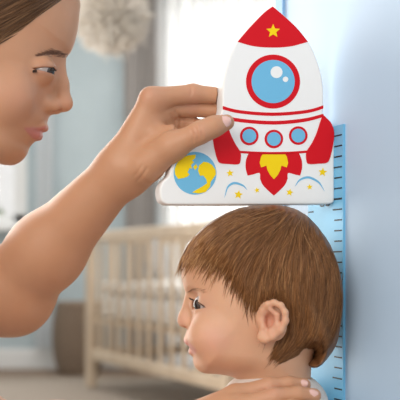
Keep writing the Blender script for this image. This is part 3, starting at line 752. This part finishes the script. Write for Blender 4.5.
def wwedge(c, canth, up, lo, off, r=.0165):
    a = WQ(*canth, off); n1 = np.array([-(up[1]-canth[1]), 0, -(up[0]-canth[0])], float); n2 = np.array([(lo[1]-canth[1]), 0, (lo[0]-canth[0])], float)
    mid = WQ((up[0]+lo[0])/2, (up[1]+lo[1])/2, off)
    if (mid-a)@n1 > 0: n1 = -n1
    if (mid-a)@n2 > 0: n2 = -n2
    return Isect(ell(c, (r,r,r)), half(a, n1), half(a, n2))
wface = U(.012, wHead, *wcheek)
wface = Sub(.010, wface, *[ell(WQ(51,65,s*.036), (.013,.016,.010)) for s in (1,-1)])
wface = U(.007, wface, wnose)
wface = U(.009, wface, *wlid)
wface = U(.0030, wface, U(.0006, U(.002, *wul), U(.002, *wll)))
wface = Sub(.003, wface, *[ell(WQ(57,110.6,s*.0062), (.0050,.0028,.0024)) for s in (1,-1)])
wface = Sub(.0012, wface, *[wwedge(wEY[i], (33.5,71), (56,68.8), (53,74.8), (.031 if i == 0 else -.031)) for i in (0,1)])
wear = [U(.004, ell(WQ(-38,70,s*.074), (.014,.006,.028)), *[cap(WQ(a, b, s*.079), WQ(c, d, s*.080), .0034) for a, b, c, d in ((-30,60,-32,46),(-32,46,-42,42),(-42,42,-52,52),(-52,52,-50,72),(-50,72,-40,94))]) for s in (1,-1)]
# trunk and arms
wneck = cap(WQ(-58,95,0), WQ(-112,205,0), .056, .058)
SHL, SHR = np.array([-.385,1.20,.70]), np.array([-.385,.84,.685])      # her left (far) and right (near) shoulder
wtrunk = [cap(SHL+[0,-.03,0], SHR+[0,.03,0], .052), ell((-.40,1.02,.56), (.10,.145,.17)), ell((-.425,1.02,.36), (.095,.125,.16)), ell((-.44,1.02,.20), (.115,.165,.12))]
# left arm, holding the rocket
eL = Q(9,292,1.10); wL = Q(124,167,1.005)
armL = [cap(SHL, eL, .050, .043), cap(eL, eL+(wL-eL)*.35, .0445, .0405), cap(eL+(wL-eL)*.35, wL, .0405, .0245), cap(eL+[-.012,.0,-.004], eL+[.008,0,-.006], .043, .040)]
def finger(pts, rs, k=.004):
    return U(k, *[cap(pts[i], pts[i+1], rs[i], rs[i+1]) for i in range(len(pts)-1)])
fi = finger([Q(152,98.5,.995), Q(193,93.5,1.008), Q(222,96,1.0135), Q(242,103,1.0130)], [.0112,.0098,.0086,.0076])
fm = finger([Q(157,110,1.008), Q(193,108,1.021), Q(222,112,1.021), Q(243,118,1.0165)], [.0108,.0090,.0084,.0076])
fr = finger([Q(160,124,1.018), Q(186,122.5,1.031), Q(206,129,1.026), Q(226,134,1.0180)], [.0104,.0086,.0080,.0072])
fp = finger([Q(160,138,1.024), Q(182,137,1.034), Q(203,141,1.024), Q(219,145,1.0140)], [.0098,.0080,.0070,.0064])
th_ = finger([Q(146,166,.985), Q(172,146.5,.972), Q(201,132,.960), Q(214,126.5,.9605), Q(226.5,122.4,.9650)], [.0180, .0146, .0103, .0094, .0081], .008)
palm = U(.014, cap(wL, Q(151,101,.997), .0235, .0125), cap(wL+[0,.006,0], Q(157,112,1.009), .0235, .0125), cap(wL+[0,.010,-.002], Q(160,126,1.018), .022, .012), cap(wL+[0,.012,-.004], Q(160,140,1.024), .021, .0115),
          cap(Q(132,176,1.005), Q(150,164,1.000), .0165, .0175))
webt = cap(Q(160,136,.992), Q(172,130,.985), .010, .006)
handL = U(.010, U(.016, palm, webt), U(0, fi, fm, fr, fp), th_)
class Board(Prim):
    def __init__(s, grow): s.g = grow; s.c = r3((.10*-1, ZC+.17), 0); s.r = .25; s.A = OU; s.B = np.roll(OU, -1, 0)
    def f(s, X, Y, Z):
        u = (X-R0[0])*ur[0]+(Y-R0[1])*ur[1]; v = Z; w = (X-R0[0])*nr[0]+(Y-R0[1])*nr[1]
        G = np.stack([u, v], -1)[:, None]; AB = s.B-s.A; ap = G-s.A[None]; t = np.clip((ap*AB[None]).sum(2)/((AB**2).sum(1)+1e-12), 0, 1)
        d = np.sqrt(((ap-t[..., None]*AB[None])**2).sum(2)).min(1); d = np.where(inpoly(u, v, OU), -d, d)
        h = np.abs(w+THK/2)-THK/2-.0008
        return np.minimum(np.maximum(d, h), 0)+np.hypot(np.maximum(d, 0), np.maximum(h, 0))-s.g
def crease(pts, r, node):
    c = cast(node, *np.array(cm_open(pts, 3)).T, .8, 1.15); return U(0, *[cap(c[i], c[i+1], r) for i in range(len(c)-1)])
handL = Sub(.0016, handL, *[crease(p, r, handL) for p, r in (([(195,127.5),(197.5,133),(198,140)], .0010), ([(199.5,125.5),(202,131),(202.5,137.5)], .0008), ([(191,129.5),(193,135),(193,142)], .0008),
    ([(176,111),(180,119),(181,126)], .0013), ([(171,114),(175,121),(176,129)], .0009), ([(190,86.5),(191.5,90),(191,95)], .0009), ([(134,184),(142,176),(147,168)], .0010), ([(129,181),(137,173),(142,165)], .0008))])
handL = Sub(0, handL, Board(.0009))
# right arm, hand on the toddler's shoulder
eR = Q(-9,452,.93); wR = Q(182,436,.905)
armR = [cap(SHR, eR, .050, .042), cap(eR, eR+(wR-eR)*.35, .042, .040), cap(eR+(wR-eR)*.35, wR, .040, .025)]
gi = finger([Q(236,395.5,.918), Q(270,386,.9165), Q(289,384.5,.9190), Q(304,385,.9225)], [.0096,.0084,.0078,.0068])
gm = finger([Q(234,408,.905), Q(275,397,.9005), Q(298,394.6,.9030), Q(314,395.6,.9075)], [.0100,.0088,.0080,.0070])
gr = finger([Q(230,422,.894), Q(270,411,.886), Q(292,408.5,.888), Q(308,409,.892)], [.0098,.0086,.0078,.0070])
gp = finger([Q(224,435,.888), Q(258,426,.878), Q(276,424,.880), Q(290,424.5,.883)], [.0090,.0076,.0070,.0062])
gt = finger([Q(196,422,.935), Q(222,404,.950), Q(246,394,.950), Q(262,388,.948)], [.016,.0115,.0100,.0080], .006)
palmR = U(.014, cap(wR+[0,.006,.004], Q(235,397,.920), .022, .0118), cap(wR, Q(233,409,.906), .023, .012), cap(wR, Q(229,423,.896), .022, .012), cap(wR+[0,-.004,-.004], Q(223,436,.890), .021, .011))
handR = U(.008, palmR, U(0, gi, gm, gr, gp), gt)
limbs = U(.022, U(.02, *wtrunk), U(.022, *armL), U(.022, *armR), wneck)
body_w = U(.016, U(.004, wface, *wear), limbs)
body_w = U(.014, body_w, handL, handR)
body_w = Sub(0, body_w, Off(U(0, body_c, shirt_f), .0018))
V, Fq = sdf_mesh(body_w, (-.56,.74,.10), (.13,1.28,1.03), .0013)
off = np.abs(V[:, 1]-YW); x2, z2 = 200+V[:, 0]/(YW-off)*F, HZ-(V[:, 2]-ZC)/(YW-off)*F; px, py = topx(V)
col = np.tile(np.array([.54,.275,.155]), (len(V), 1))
hd = (z2 < 175) & (x2 < 85)
col = tint(col, .45*blob(x2, z2, 18, 100, 26, 24)*hd, (.60,.29,.19)); col = tint(col, .3*blob(x2, z2, 66, 104, 8, 8)*hd, (.60,.28,.19))
lw = soft_mask(x2, z2, [(23.5,127.8),(33,127.2),(40,127.2),(45,125.6),(50,127.5),(43,130.5),(43,135),(39,140),(34,139.5),(28.5,134.5)])*hd
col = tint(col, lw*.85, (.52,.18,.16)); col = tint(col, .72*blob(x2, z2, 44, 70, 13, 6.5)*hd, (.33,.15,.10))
kn = ~hd
for a in ((150,94,12,10),(193,94,9,9),(193,108,9,8),(200,131,9,8),(272,390,12,9)): col = tint(col, .3*blob(px, py, *a)*kn, (.62,.30,.21))
base_w = (-.42, 1.02, 0.)
M_skin_w = skin_mat('woman_skin', .45, .10, .22)
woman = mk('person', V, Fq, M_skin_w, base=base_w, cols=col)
tag(woman, 'woman with brown hair looking down in profile, one arm raised to the rocket marker', 'person')
for i in (0, 1): eyeball('eye', wEY[i], wER, (.80, .36*(1 if i else -1), -.26), (.085,.058,.042), woman, .62, .26, (.36,.30,.28))
M_hair_w = hair_mat('woman_hair', (.075,.036,.015), (.20,.095,.040), (.46,.26,.125), .38)
M_brow_w = hair_mat('woman_brow', (.13,.055,.03), (.18,.08,.045), (.25,.12,.07), .6)
brow = strip_hair('eyebrow', body_w, [(40,55.6),(46,54),(53,53),(60,53.6),(67,55.6)], 230, 4.6, 3.3, .00020, M_brow_w, woman, 1.35, .0005, .25, .7, 1.15)
mb_ = brow.copy(); mb_.data = brow.data.copy(); C.objects.link(mb_)          # the far brow
vv = np.array([v.co[:] for v in mb_.data.vertices]); vv[:, 1] = 2*(YW-base_w[1])-vv[:, 1]
mb_.data.vertices.foreach_set('co', vv.ravel()); mb_.data.flip_normals()
lashes('eyelashes', [(33,70.2),(39,69.2),(46,68.2),(54,67.4)], [(33,73.2),(40,73),(49,72.6),(58,71.2)], 110, .00026, M_lash, woman, body_w, .0030)
# hair
whair_o = [(66,-40,60),(52,-2,58),(40,11,56),(26,26,56),(11,37,54),(-4,44,54),(-20,54,54),(-30,70,54),(-38,96,50),(-60,112,50),(-86,112,54),(-106,85,60),(-116,42,68),(-114,0,72),(-97,-34,72),(-66,-58,70),(-28,-71,68),(10,-72,66),(42,-62,64)]
whl = np.array([(84,-24),(76,-22),(64,-8),(53,2),(40,12.5),(26,26),(11,37),(-4,44),(-20,54),(-30,62),(-36,50),(-48,40),(-58,52),(-54,78),(-44,98),(-58,120)], float)
wHLc = catmull(whl, 4, closed=False)
wreg = [tuple(p) for p in wHLc]+[(-100,125),(-130,60),(-130,-10),(-100,-60),(-30,-90),(40,-85),(84,-50)]
whair_o2 = [(73,-24,60),(80,-4,58),(79,11,58),(76,27,56),(60,40,50),(30,60,50),(0,80,50)]+whair_o[9:]
whair_o2 = [(80.6,-2,58),(79,14,56),(60,40,50),(20,60,50),(-20,90,50),(-50,116,50),(-86,114,54),(-106,85,60),(-116,42,68),(-114,0,72),(-97,-34,72),(-66,-58,70),(-28,-71,68),(10,-73,66),(42,-64,64),(66,-46,60),(76,-24,58)]
def tax_w(H2, gx, gz, s):
    px_, py_, d = side_view(H2, gx, gz, YW, wHLc); ins = inpoly(px_, py_, wreg)
    d = np.where(ins, d, -d); h = np.sqrt(np.maximum(H2, 0))
    near = wHead.half(gx, gz)+np.where(d > 0, .0055*(1-(1-np.clip(d/.022, 0, 1))**2), d*.45)
    w = np.clip(1-d/.024, 0, 1); w = w*w*(3-2*w); hn = h*(1-w)+near*w
    return np.where(H2 > 0, np.where(hn > 0, hn**2, hn*.05), H2)
whW = [(a, b, c+9) for a, b, c in wW]
wHair = Relief(whair_o2, YW, whW, 55, cut=tax_w, blur=1)
V, Fq = sdf_mesh(wHair, (-.36,.91,.82), (-.11,1.13,1.04), .002)
hair_w = mk('hair', V, Fq, M_hair_w, woman, world=True, attrs=np.full(len(V), .28))
guides_w = [[(76,-22),(50,-10),(20,6),(-15,20),(-50,36),(-90,50)], [(60,-6),(40,10),(18,26),(-10,42),(-40,55),(-90,58)], [(70,-40),(30,-30),(-20,-8),(-60,20),(-98,45)], [(40,-62),(0,-50),(-50,-22),(-90,20),(-105,48)], [(-20,-70),(-60,-50),(-95,-15),(-110,30)], [(-20,56),(-50,66),(-90,64)], [(-40,98),(-60,96),(-95,70)]]
seed_w = [(70,-14),(53,4),(40,14.5),(26,28),(11,39),(-4,46),(-22,56),(-30,58),(-40,36),(-60,48),(-52,96),(-80,104),(-104,78),(-113,40),(-110,0),(-94,-30),(-62,-54),(-28,-66),(10,-68),(42,-58),(64,-42)]
comb(3600, seed_w, wreg, guides_w, wHair, YW, .8, 10, 80, .00042, .0016, hair_w, M_hair_w, wpx, 'strands', jitter=2.0, limit=wHLc, reach=1.6, skin=wHead)
# bun at the back of the head
bun = MB(); 
bunc = WQ(-128,52,0)
V, Fq = sdf_mesh(U(.01, ell(bunc, (.036,.040,.036)), ell(bunc+[.016,0,0], (.03,.03,.03))), bunc-.06, bunc+.06, .003)
mk('bun', V, Fq, M_hair_w, hair_w, world=True, attrs=.25+.2*np.sin(V[:, 2]*900+V[:, 0]*500))
# nails
M_nail = mat('nail', (.78,.47,.40), .14, .7, Coat_Weight=.5)
def nail(c, axis, out, L_, W_, parent, node):
    ax = np.asarray(axis, float); ax /= np.linalg.norm(ax); o = np.asarray(out, float); o -= ax*(o@ax); o /= np.linalg.norm(o); w = np.cross(ax, o)
    nu, nv = 17, 13; V = []
    for i in range(nu):
        for j in range(nv):
            u = -1+2*i/(nu-1); v = -1+2*j/(nv-1)
            k = 1-.16*max(u, 0)**2-.10*max(-u, 0)**4; wv = v*k*math.sqrt(max(1-.30*abs(u)**4, 0))
            V.append(c+ax*(u*L_*(1-.10*v*v))+w*wv*W_-o*(W_*.55*v*v*.9+.10*L_*u*u))
    V = np.array(V); n = nu*nv; V2 = V-o*.0016
    VV = np.concatenate([V, V2]); Fq = []
    for i in range(nu-1):
        for j in range(nv-1):
            q = [i*nv+j, (i+1)*nv+j, (i+1)*nv+j+1, i*nv+j+1]; Fq.append(q); Fq.append([x+n for x in q[::-1]])
    edge = [j for j in range(nv)]+[i*nv+nv-1 for i in range(1, nu)]+[(nu-1)*nv+j for j in range(nv-2, -1, -1)]+[i*nv for i in range(nu-2, 0, -1)]
    for a, b in zip(edge, edge[1:]+edge[:1]): Fq.append([a, b, b+n, a+n])
    o_ = mk('fingernail', VV, Fq, M_nail, parent, world=True); return o_
def nail_px(px, py, axis, L_, W_, node, y0, y1, lift=.0004):
    p = cast(node, [px], [py], y0, y1)[0]; e = .0015
    g = np.array([(evp(node, [p+d*e])-evp(node, [p-d*e]))[0] for d in np.eye(3)]); g /= np.linalg.norm(g)
    nail(p+g*lift, axis, g, L_, W_, woman, node)
nail_px(224.0, 121.4, Q(226.5,122.4,.966)-Q(214,126.5,.961), .0084, .0062, handL, .8, 1.1)
nail_px(302.5, 382.4, Q(304,384,.92)-Q(289,382,.92)+[0,0,0], .0056, .0044, handR, .7, 1.1)
nail_px(313, 392.2, Q(314,394,.907)-Q(298,391.5,.903), .0058, .0046, handR, .7, 1.1)
# her clothes: t-shirt and jeans, kneeling
M_tee = noise_mat('white_tee', (.76,.75,.73), (.8,.79,.77), 250, .85, .3)
M_jean = noise_mat('blue_denim', (.10,.15,.26), (.14,.20,.33), 300, .85, .4)
tee = Sub(.004, Isect(Off(U(.03, *wtrunk, cap(SHL, SHL+(eL-SHL)*.40, .050, .049), cap(SHR, SHR+(eR-SHR)*.40, .050, .050)), .006), half((0,0,.20), (0,0,-1))), cap(WQ(-60,90,0), WQ(-116,212,0), .062, .072))
V, Fq = sdf_mesh(tee, (-.58,.72,.18), (-.15,1.32,.82), .003)
mk('t_shirt', V, Fq, M_tee, woman, world=True)
jl = [wtrunk[3]]
for s in (1, -1):
    jl += [cap((-.44,1.02+s*.08,.17), (-.06 if s > 0 else -.14,1.02+s*.13,.10), .085, .066), cap((-.06 if s > 0 else -.14,1.02+s*.13,.07), (-.50,1.02+s*.10,.06), .056, .045)]
V, Fq = sdf_mesh(Isect(Off(U(.03, *jl), .004), half((0,0,.265), (0,0,1))), (-.60,.72,-.01), (.06,1.32,.32), .004)
mk('jeans', V, Fq, M_jean, woman, world=True)

# ================================================================== ROOM FURNISHINGS
M_wood = noise_mat('beech_wood', (.60,.47,.34), (.68,.55,.41), 14, .5, .05, (1,1,.15))
cl = Q(91,388,5.06); cang = math.atan2(-.885, .465)
crib = thing('crib', 'natural wood slatted baby crib standing on the cream rug before the back wall', 'crib', (float(cl[0]), 5.06, .0068), cang)
L_, Wd, Ht = 1.5, .66, .83
for x in (0, L_):
    for y_ in (0, Wd): MB().box(x-.025, x+.025, y_-.025, y_+.025, 0, Ht+.02, .006).obj('post', M_wood, crib, smooth=False)
for y_ in (0, Wd):
    MB().box(.025, L_-.025, y_-.016, y_+.016, Ht-.055, Ht, .006).obj('top_rail', M_wood, crib, smooth=False)
    MB().box(.025, L_-.025, y_-.014, y_+.014, .15, .205, .006).obj('bottom_rail', M_wood, crib, smooth=False)
    for i in range(11):
        x = .025+(L_-.05)*(i+1)/12; MB().box(x-.015, x+.015, y_-.008, y_+.008, .2, Ht-.05, .003).obj('slat', M_wood, crib, smooth=False)
for x in (0, L_):
    MB().box(x-.016, x+.016, .025, Wd-.025, Ht-.055, Ht, .006).obj('top_rail', M_wood, crib, smooth=False)
    MB().box(x-.014, x+.014, .025, Wd-.025, .15, .205, .006).obj('bottom_rail', M_wood, crib, smooth=False)
    for i in range(5):
        y_ = .025+(Wd-.05)*(i+1)/6; MB().box(x-.008, x+.008, y_-.011, y_+.011, .2, Ht-.05, .003).obj('slat', M_wood, crib, smooth=False)
MB().box(.02, L_-.02, .02, Wd-.02, .345, .365).obj('mattress_base', M_wood, crib, smooth=False)
def cribw(p): 
    c, s = math.cos(cang), math.sin(cang); return (crib.location.x+c*p[0]-s*p[1], crib.location.y+s*p[0]+c*p[1], p[2]+.0068)
def soft_box(x0, x1, y0, y1, z0, z1, wr=.006, seed=0, n=26):
    bm = bmesh.new(); bmesh.ops.create_cube(bm, size=1)
    for q in bm.verts: q.co = Vector(((x0+x1)/2+q.co.x*(x1-x0), (y0+y1)/2+q.co.y*(y1-y0), (z0+z1)/2+q.co.z*(z1-z0)))
    bmesh.ops.bevel(bm, geom=bm.edges[:], offset=min(x1-x0, y1-y0, z1-z0)*.35, segments=4, affect='EDGES', profile=.5)
    bmesh.ops.subdivide_edges(bm, edges=bm.edges[:], cuts=3, use_grid_fill=True)
    from mathutils import noise
    for v in bm.verts:
        k = noise.noise(Vector((v.co.x*9+seed, v.co.y*9, v.co.z*12))); v.co.z += wr*k*2*(v.co.z > (z0+z1)/2)
    return bm
M_sheet = noise_mat('white_cotton', (.86,.85,.83), (.9,.89,.87), 120, .9, .3)
mt = MB().bm(soft_box(.03, L_-.03, .035, Wd-.035, .366, .50, .0)).obj('mattress', M_sheet); mt.location = crib.location; mt.rotation_euler = (0,0,cang); tag(mt, 'white covered mattress inside the wooden crib', 'mattress')
bl = MB().bm(soft_box(.04, L_-.06, .03, Wd-.04, .503, .565, .008, 3)).obj('blanket', noise_mat('cream_quilt', (.84,.82,.79), (.9,.88,.86), 40, .9, .4)); bl.location = crib.location; bl.rotation_euler = (0,0,cang); tag(bl, 'rumpled cream quilt lying over the crib mattress', 'blanket')
# leaning triangular cushion
tri = catmull(np.array([(0,0),(.20,.01),(.22,.03),(.13,.19),(.11,.215),(.09,.19),(-.0,.03)]), 5); Vc = []; n = len(tri); cc = tri.mean(0)
rings = [(-.05,.0),(-.045,.45),(-.03,.8),(0,1),(.03,.8),(.045,.45),(.05,.0)]
for yy, k in rings:
    for p in tri: q = cc+(p-cc)*max(k, .02); Vc.append((q[0], yy, q[1]))
Fc = [[j*n+i, j*n+(i+1) % n, (j+1)*n+(i+1) % n, (j+1)*n+i] for j in range(len(rings)-1) for i in range(n)]
cu = mk('cushion', Vc, Fc, noise_mat('grey_cushion', (.42,.41,.40), (.48,.47,.46), 80, .9, .3)); cu.location = cribw((.30, .2, .588)); cu.rotation_euler = (0,0,cang); tag(cu, 'grey triangular cushion standing on the quilt in the crib', 'cushion')
# basket
M_wick = noise_mat('wicker', (.20,.14,.10), (.32,.24,.175), 60, .8, .8, (1,1,3))
bc = Q(79,0,5.72); bx = thing('basket', 'brown woven basket on the floor beside the crib legs at the back wall', 'basket', (float(bc[0]), 5.72, 0))
wv = MB()
for i in range(22):
    z = .012+i*.0185; r = .11+.04*math.sin(PI*(i/26)**.8); a = np.linspace(0, 2*PI, 61)
    rr = r+.005*np.sin(a*15+PI*(i % 2)); wv.tube(np.stack([rr*np.cos(a), rr*np.sin(a), np.full(61, z)], -1), .0105, 6)
wv.obj('woven_side', M_wick, bx)
MB().lathe([(0,.004),(.10,.004),(.102,.012),(0,.012)], 24).obj('bottom', M_wick, bx)
a = np.linspace(0, 2*PI, 61); MB().tube(np.stack([.125*np.cos(a), .125*np.sin(a), np.full(61,.425)], -1), .015, 8).obj('rim', M_wick, bx)
# rug
rg = MB(); n = 60; rv = [(0,0,.006)]+[(.98*math.cos(2*PI*i/n), .66*math.sin(2*PI*i/n), .006) for i in range(n)]+[(1.0*math.cos(2*PI*i/n), .68*math.sin(2*PI*i/n), .001) for i in range(n)]
rf = [[0, 1+i, 1+(i+1) % n] for i in range(n)]+[[1+i, 1+n+i, 1+n+(i+1) % n, 1+(i+1) % n] for i in range(n)]
rug = mk('rug', rv, rf, M_rug); rug.location = (-.62, 4.85, .0); tag(rug, 'cream oval rug on the wooden floor under the crib', 'rug')
# pendant
pc = Q(112, 17, 3.4); pr = 37/F*3.4
pend = thing('pendant_lamp', 'fluffy off white ball pendant lamp hanging near the bright curtains', 'lamp', (float(pc[0]), 3.4, float(pc[2])))
MB().tube([(0,0,pr*.9), (0,0,ZT-.025-pc[2])], .004, 8).obj('cord', M_white, pend)
MB().lathe([(0,ZT-pc[2]-.001),(.05,ZT-pc[2]-.001),(.045,ZT-pc[2]-.03),(0,ZT-pc[2]-.032)], 24).obj('ceiling_rose', M_white, pend)
N = 2600; d = rng.normal(size=(N, 3)); d /= np.linalg.norm(d, axis=1, keepdims=True); tl = np.linspace(0, 1, 4)
wob = rng.normal(0, .14, (N, 3)); ln = rng.uniform(.86, 1.02, N)
Pn = (d[:, None]*(.55+.45*tl)[None, :, None]*ln[:, None, None]+wob[:, None]*(tl**2)[None, :, None]*.6)*pr
Vp, Fp = tubes(Pn, np.full((N, 4), .0045)*np.array([1,1.2,1.2,.4]), 3)
M_pom = noise_mat('feather_white', (.82,.77,.69), (.90,.85,.78), 8, .9)
shd = mk('shade', Vp, Fp, M_pom, pend)
nn = 24; MB().lathe([(pr*.62*math.sin(PI*i/nn), -pr*.62*math.cos(PI*i/nn)) for i in range(nn+1)], 32).obj('core', M_pom, shd)
# garden beyond the window
M_leaf = noise_mat('leaf_green', (.16,.25,.08), (.34,.42,.18), 3, .7)
for i, (x, y_, h, r, lab) in enumerate(((-2.05,8.2,1.25,.6,'leafy green shrub outside the window, nearer the house wall'), (-1.45,9.6,1.1,.55,'low leafy green shrub outside the window, farther off'))):
    N = 1500; d = rng.normal(size=(N, 3)); d /= np.linalg.norm(d, axis=1, keepdims=True); p = d*(rng.uniform(.55, 1, N)**.5)[:, None]*np.array([r, r, h*.5])+np.array([0,0,h*.5])
    t1 = rng.normal(size=(N, 3)); t1 /= np.linalg.norm(t1, axis=1, keepdims=True); t2 = np.cross(t1, d); t2 /= np.linalg.norm(t2, axis=1, keepdims=True); s = .06
    Vl = np.stack([p-t1*s, p+t2*s*.5+d*.01, p+t1*s, p-t2*s*.5+d*.01], 1).reshape(-1, 3); Fl = np.arange(N*4).reshape(N, 4)
    sb = thing('shrub', lab, 'shrub', (x, y_, 0)); mk('foliage', Vl, Fl, M_leaf, sb)
    MB().tube([(0,0,0),(.03,0,h*.4),(0,.02,h*.8)], [.03,.022,.01]).obj('stem', M_wood, sb)
struct(MB().box(-6, 5, YB+.12, 14, -.06, -.01).obj('ground_outside', noise_mat('lawn', (.2,.3,.1), (.3,.4,.16), 5, .9), smooth=False))

# ================================================================== LIGHT
w = bpy.data.worlds.new('sky'); bpy.context.scene.world = w; w.use_nodes = True
bg = w.node_tree.nodes['Background']; bg.inputs[0].default_value = (1,.985,.96,1); bg.inputs[1].default_value = .72
def area(name, loc, target, size, power, col=(1,1,1)):
    l = bpy.data.lights.new(name, 'AREA'); l.shape = 'RECTANGLE'; l.size, l.size_y = size; l.energy = power; l.color = col
    o = bpy.data.objects.new(name, l); C.objects.link(o); o.location = loc
    o.rotation_euler = (Vector(target)-Vector(loc)).to_track_quat('-Z', 'Y').to_euler(); return o
area('window_light_left', (-1.7, 2.3, 1.05), (.05, 1.0, .6), (2.0, 2.0), 58, (1,.95,.88))  # added key light inside the room, standing in for window daylight
area('daylight_curtain_window', (.6, 6.6, 1.4), (.4, 1, .9), (1.7, 2.2), 56, (1,.99,.97))
area('daylight_garden_window', (-1.55, 6.5, 1.7), (-1, 3, .5), (.8, 1.2), 45, (1,.99,.97))
area('ceiling_bounce', (-.3, 4.3, 2.45), (-.3, 4.3, 0), (2.6, 2.2), 36, (1,.98,.95))  # added unseen fill that brightens the back of the room
area('front_window', (-1.0, -1.2, 1.7), (0, 1.0, .65), (1.4, 1.4), 25, (1,.93,.85))  # added fill behind the camera for faces and rocket, no window there
sc = bpy.context.scene
sc.view_settings.view_transform = 'Standard'; sc.view_settings.look = 'None'; sc.view_settings.gamma = 1; sc.view_settings.exposure = .28
sc.view_settings.use_curve_mapping = False
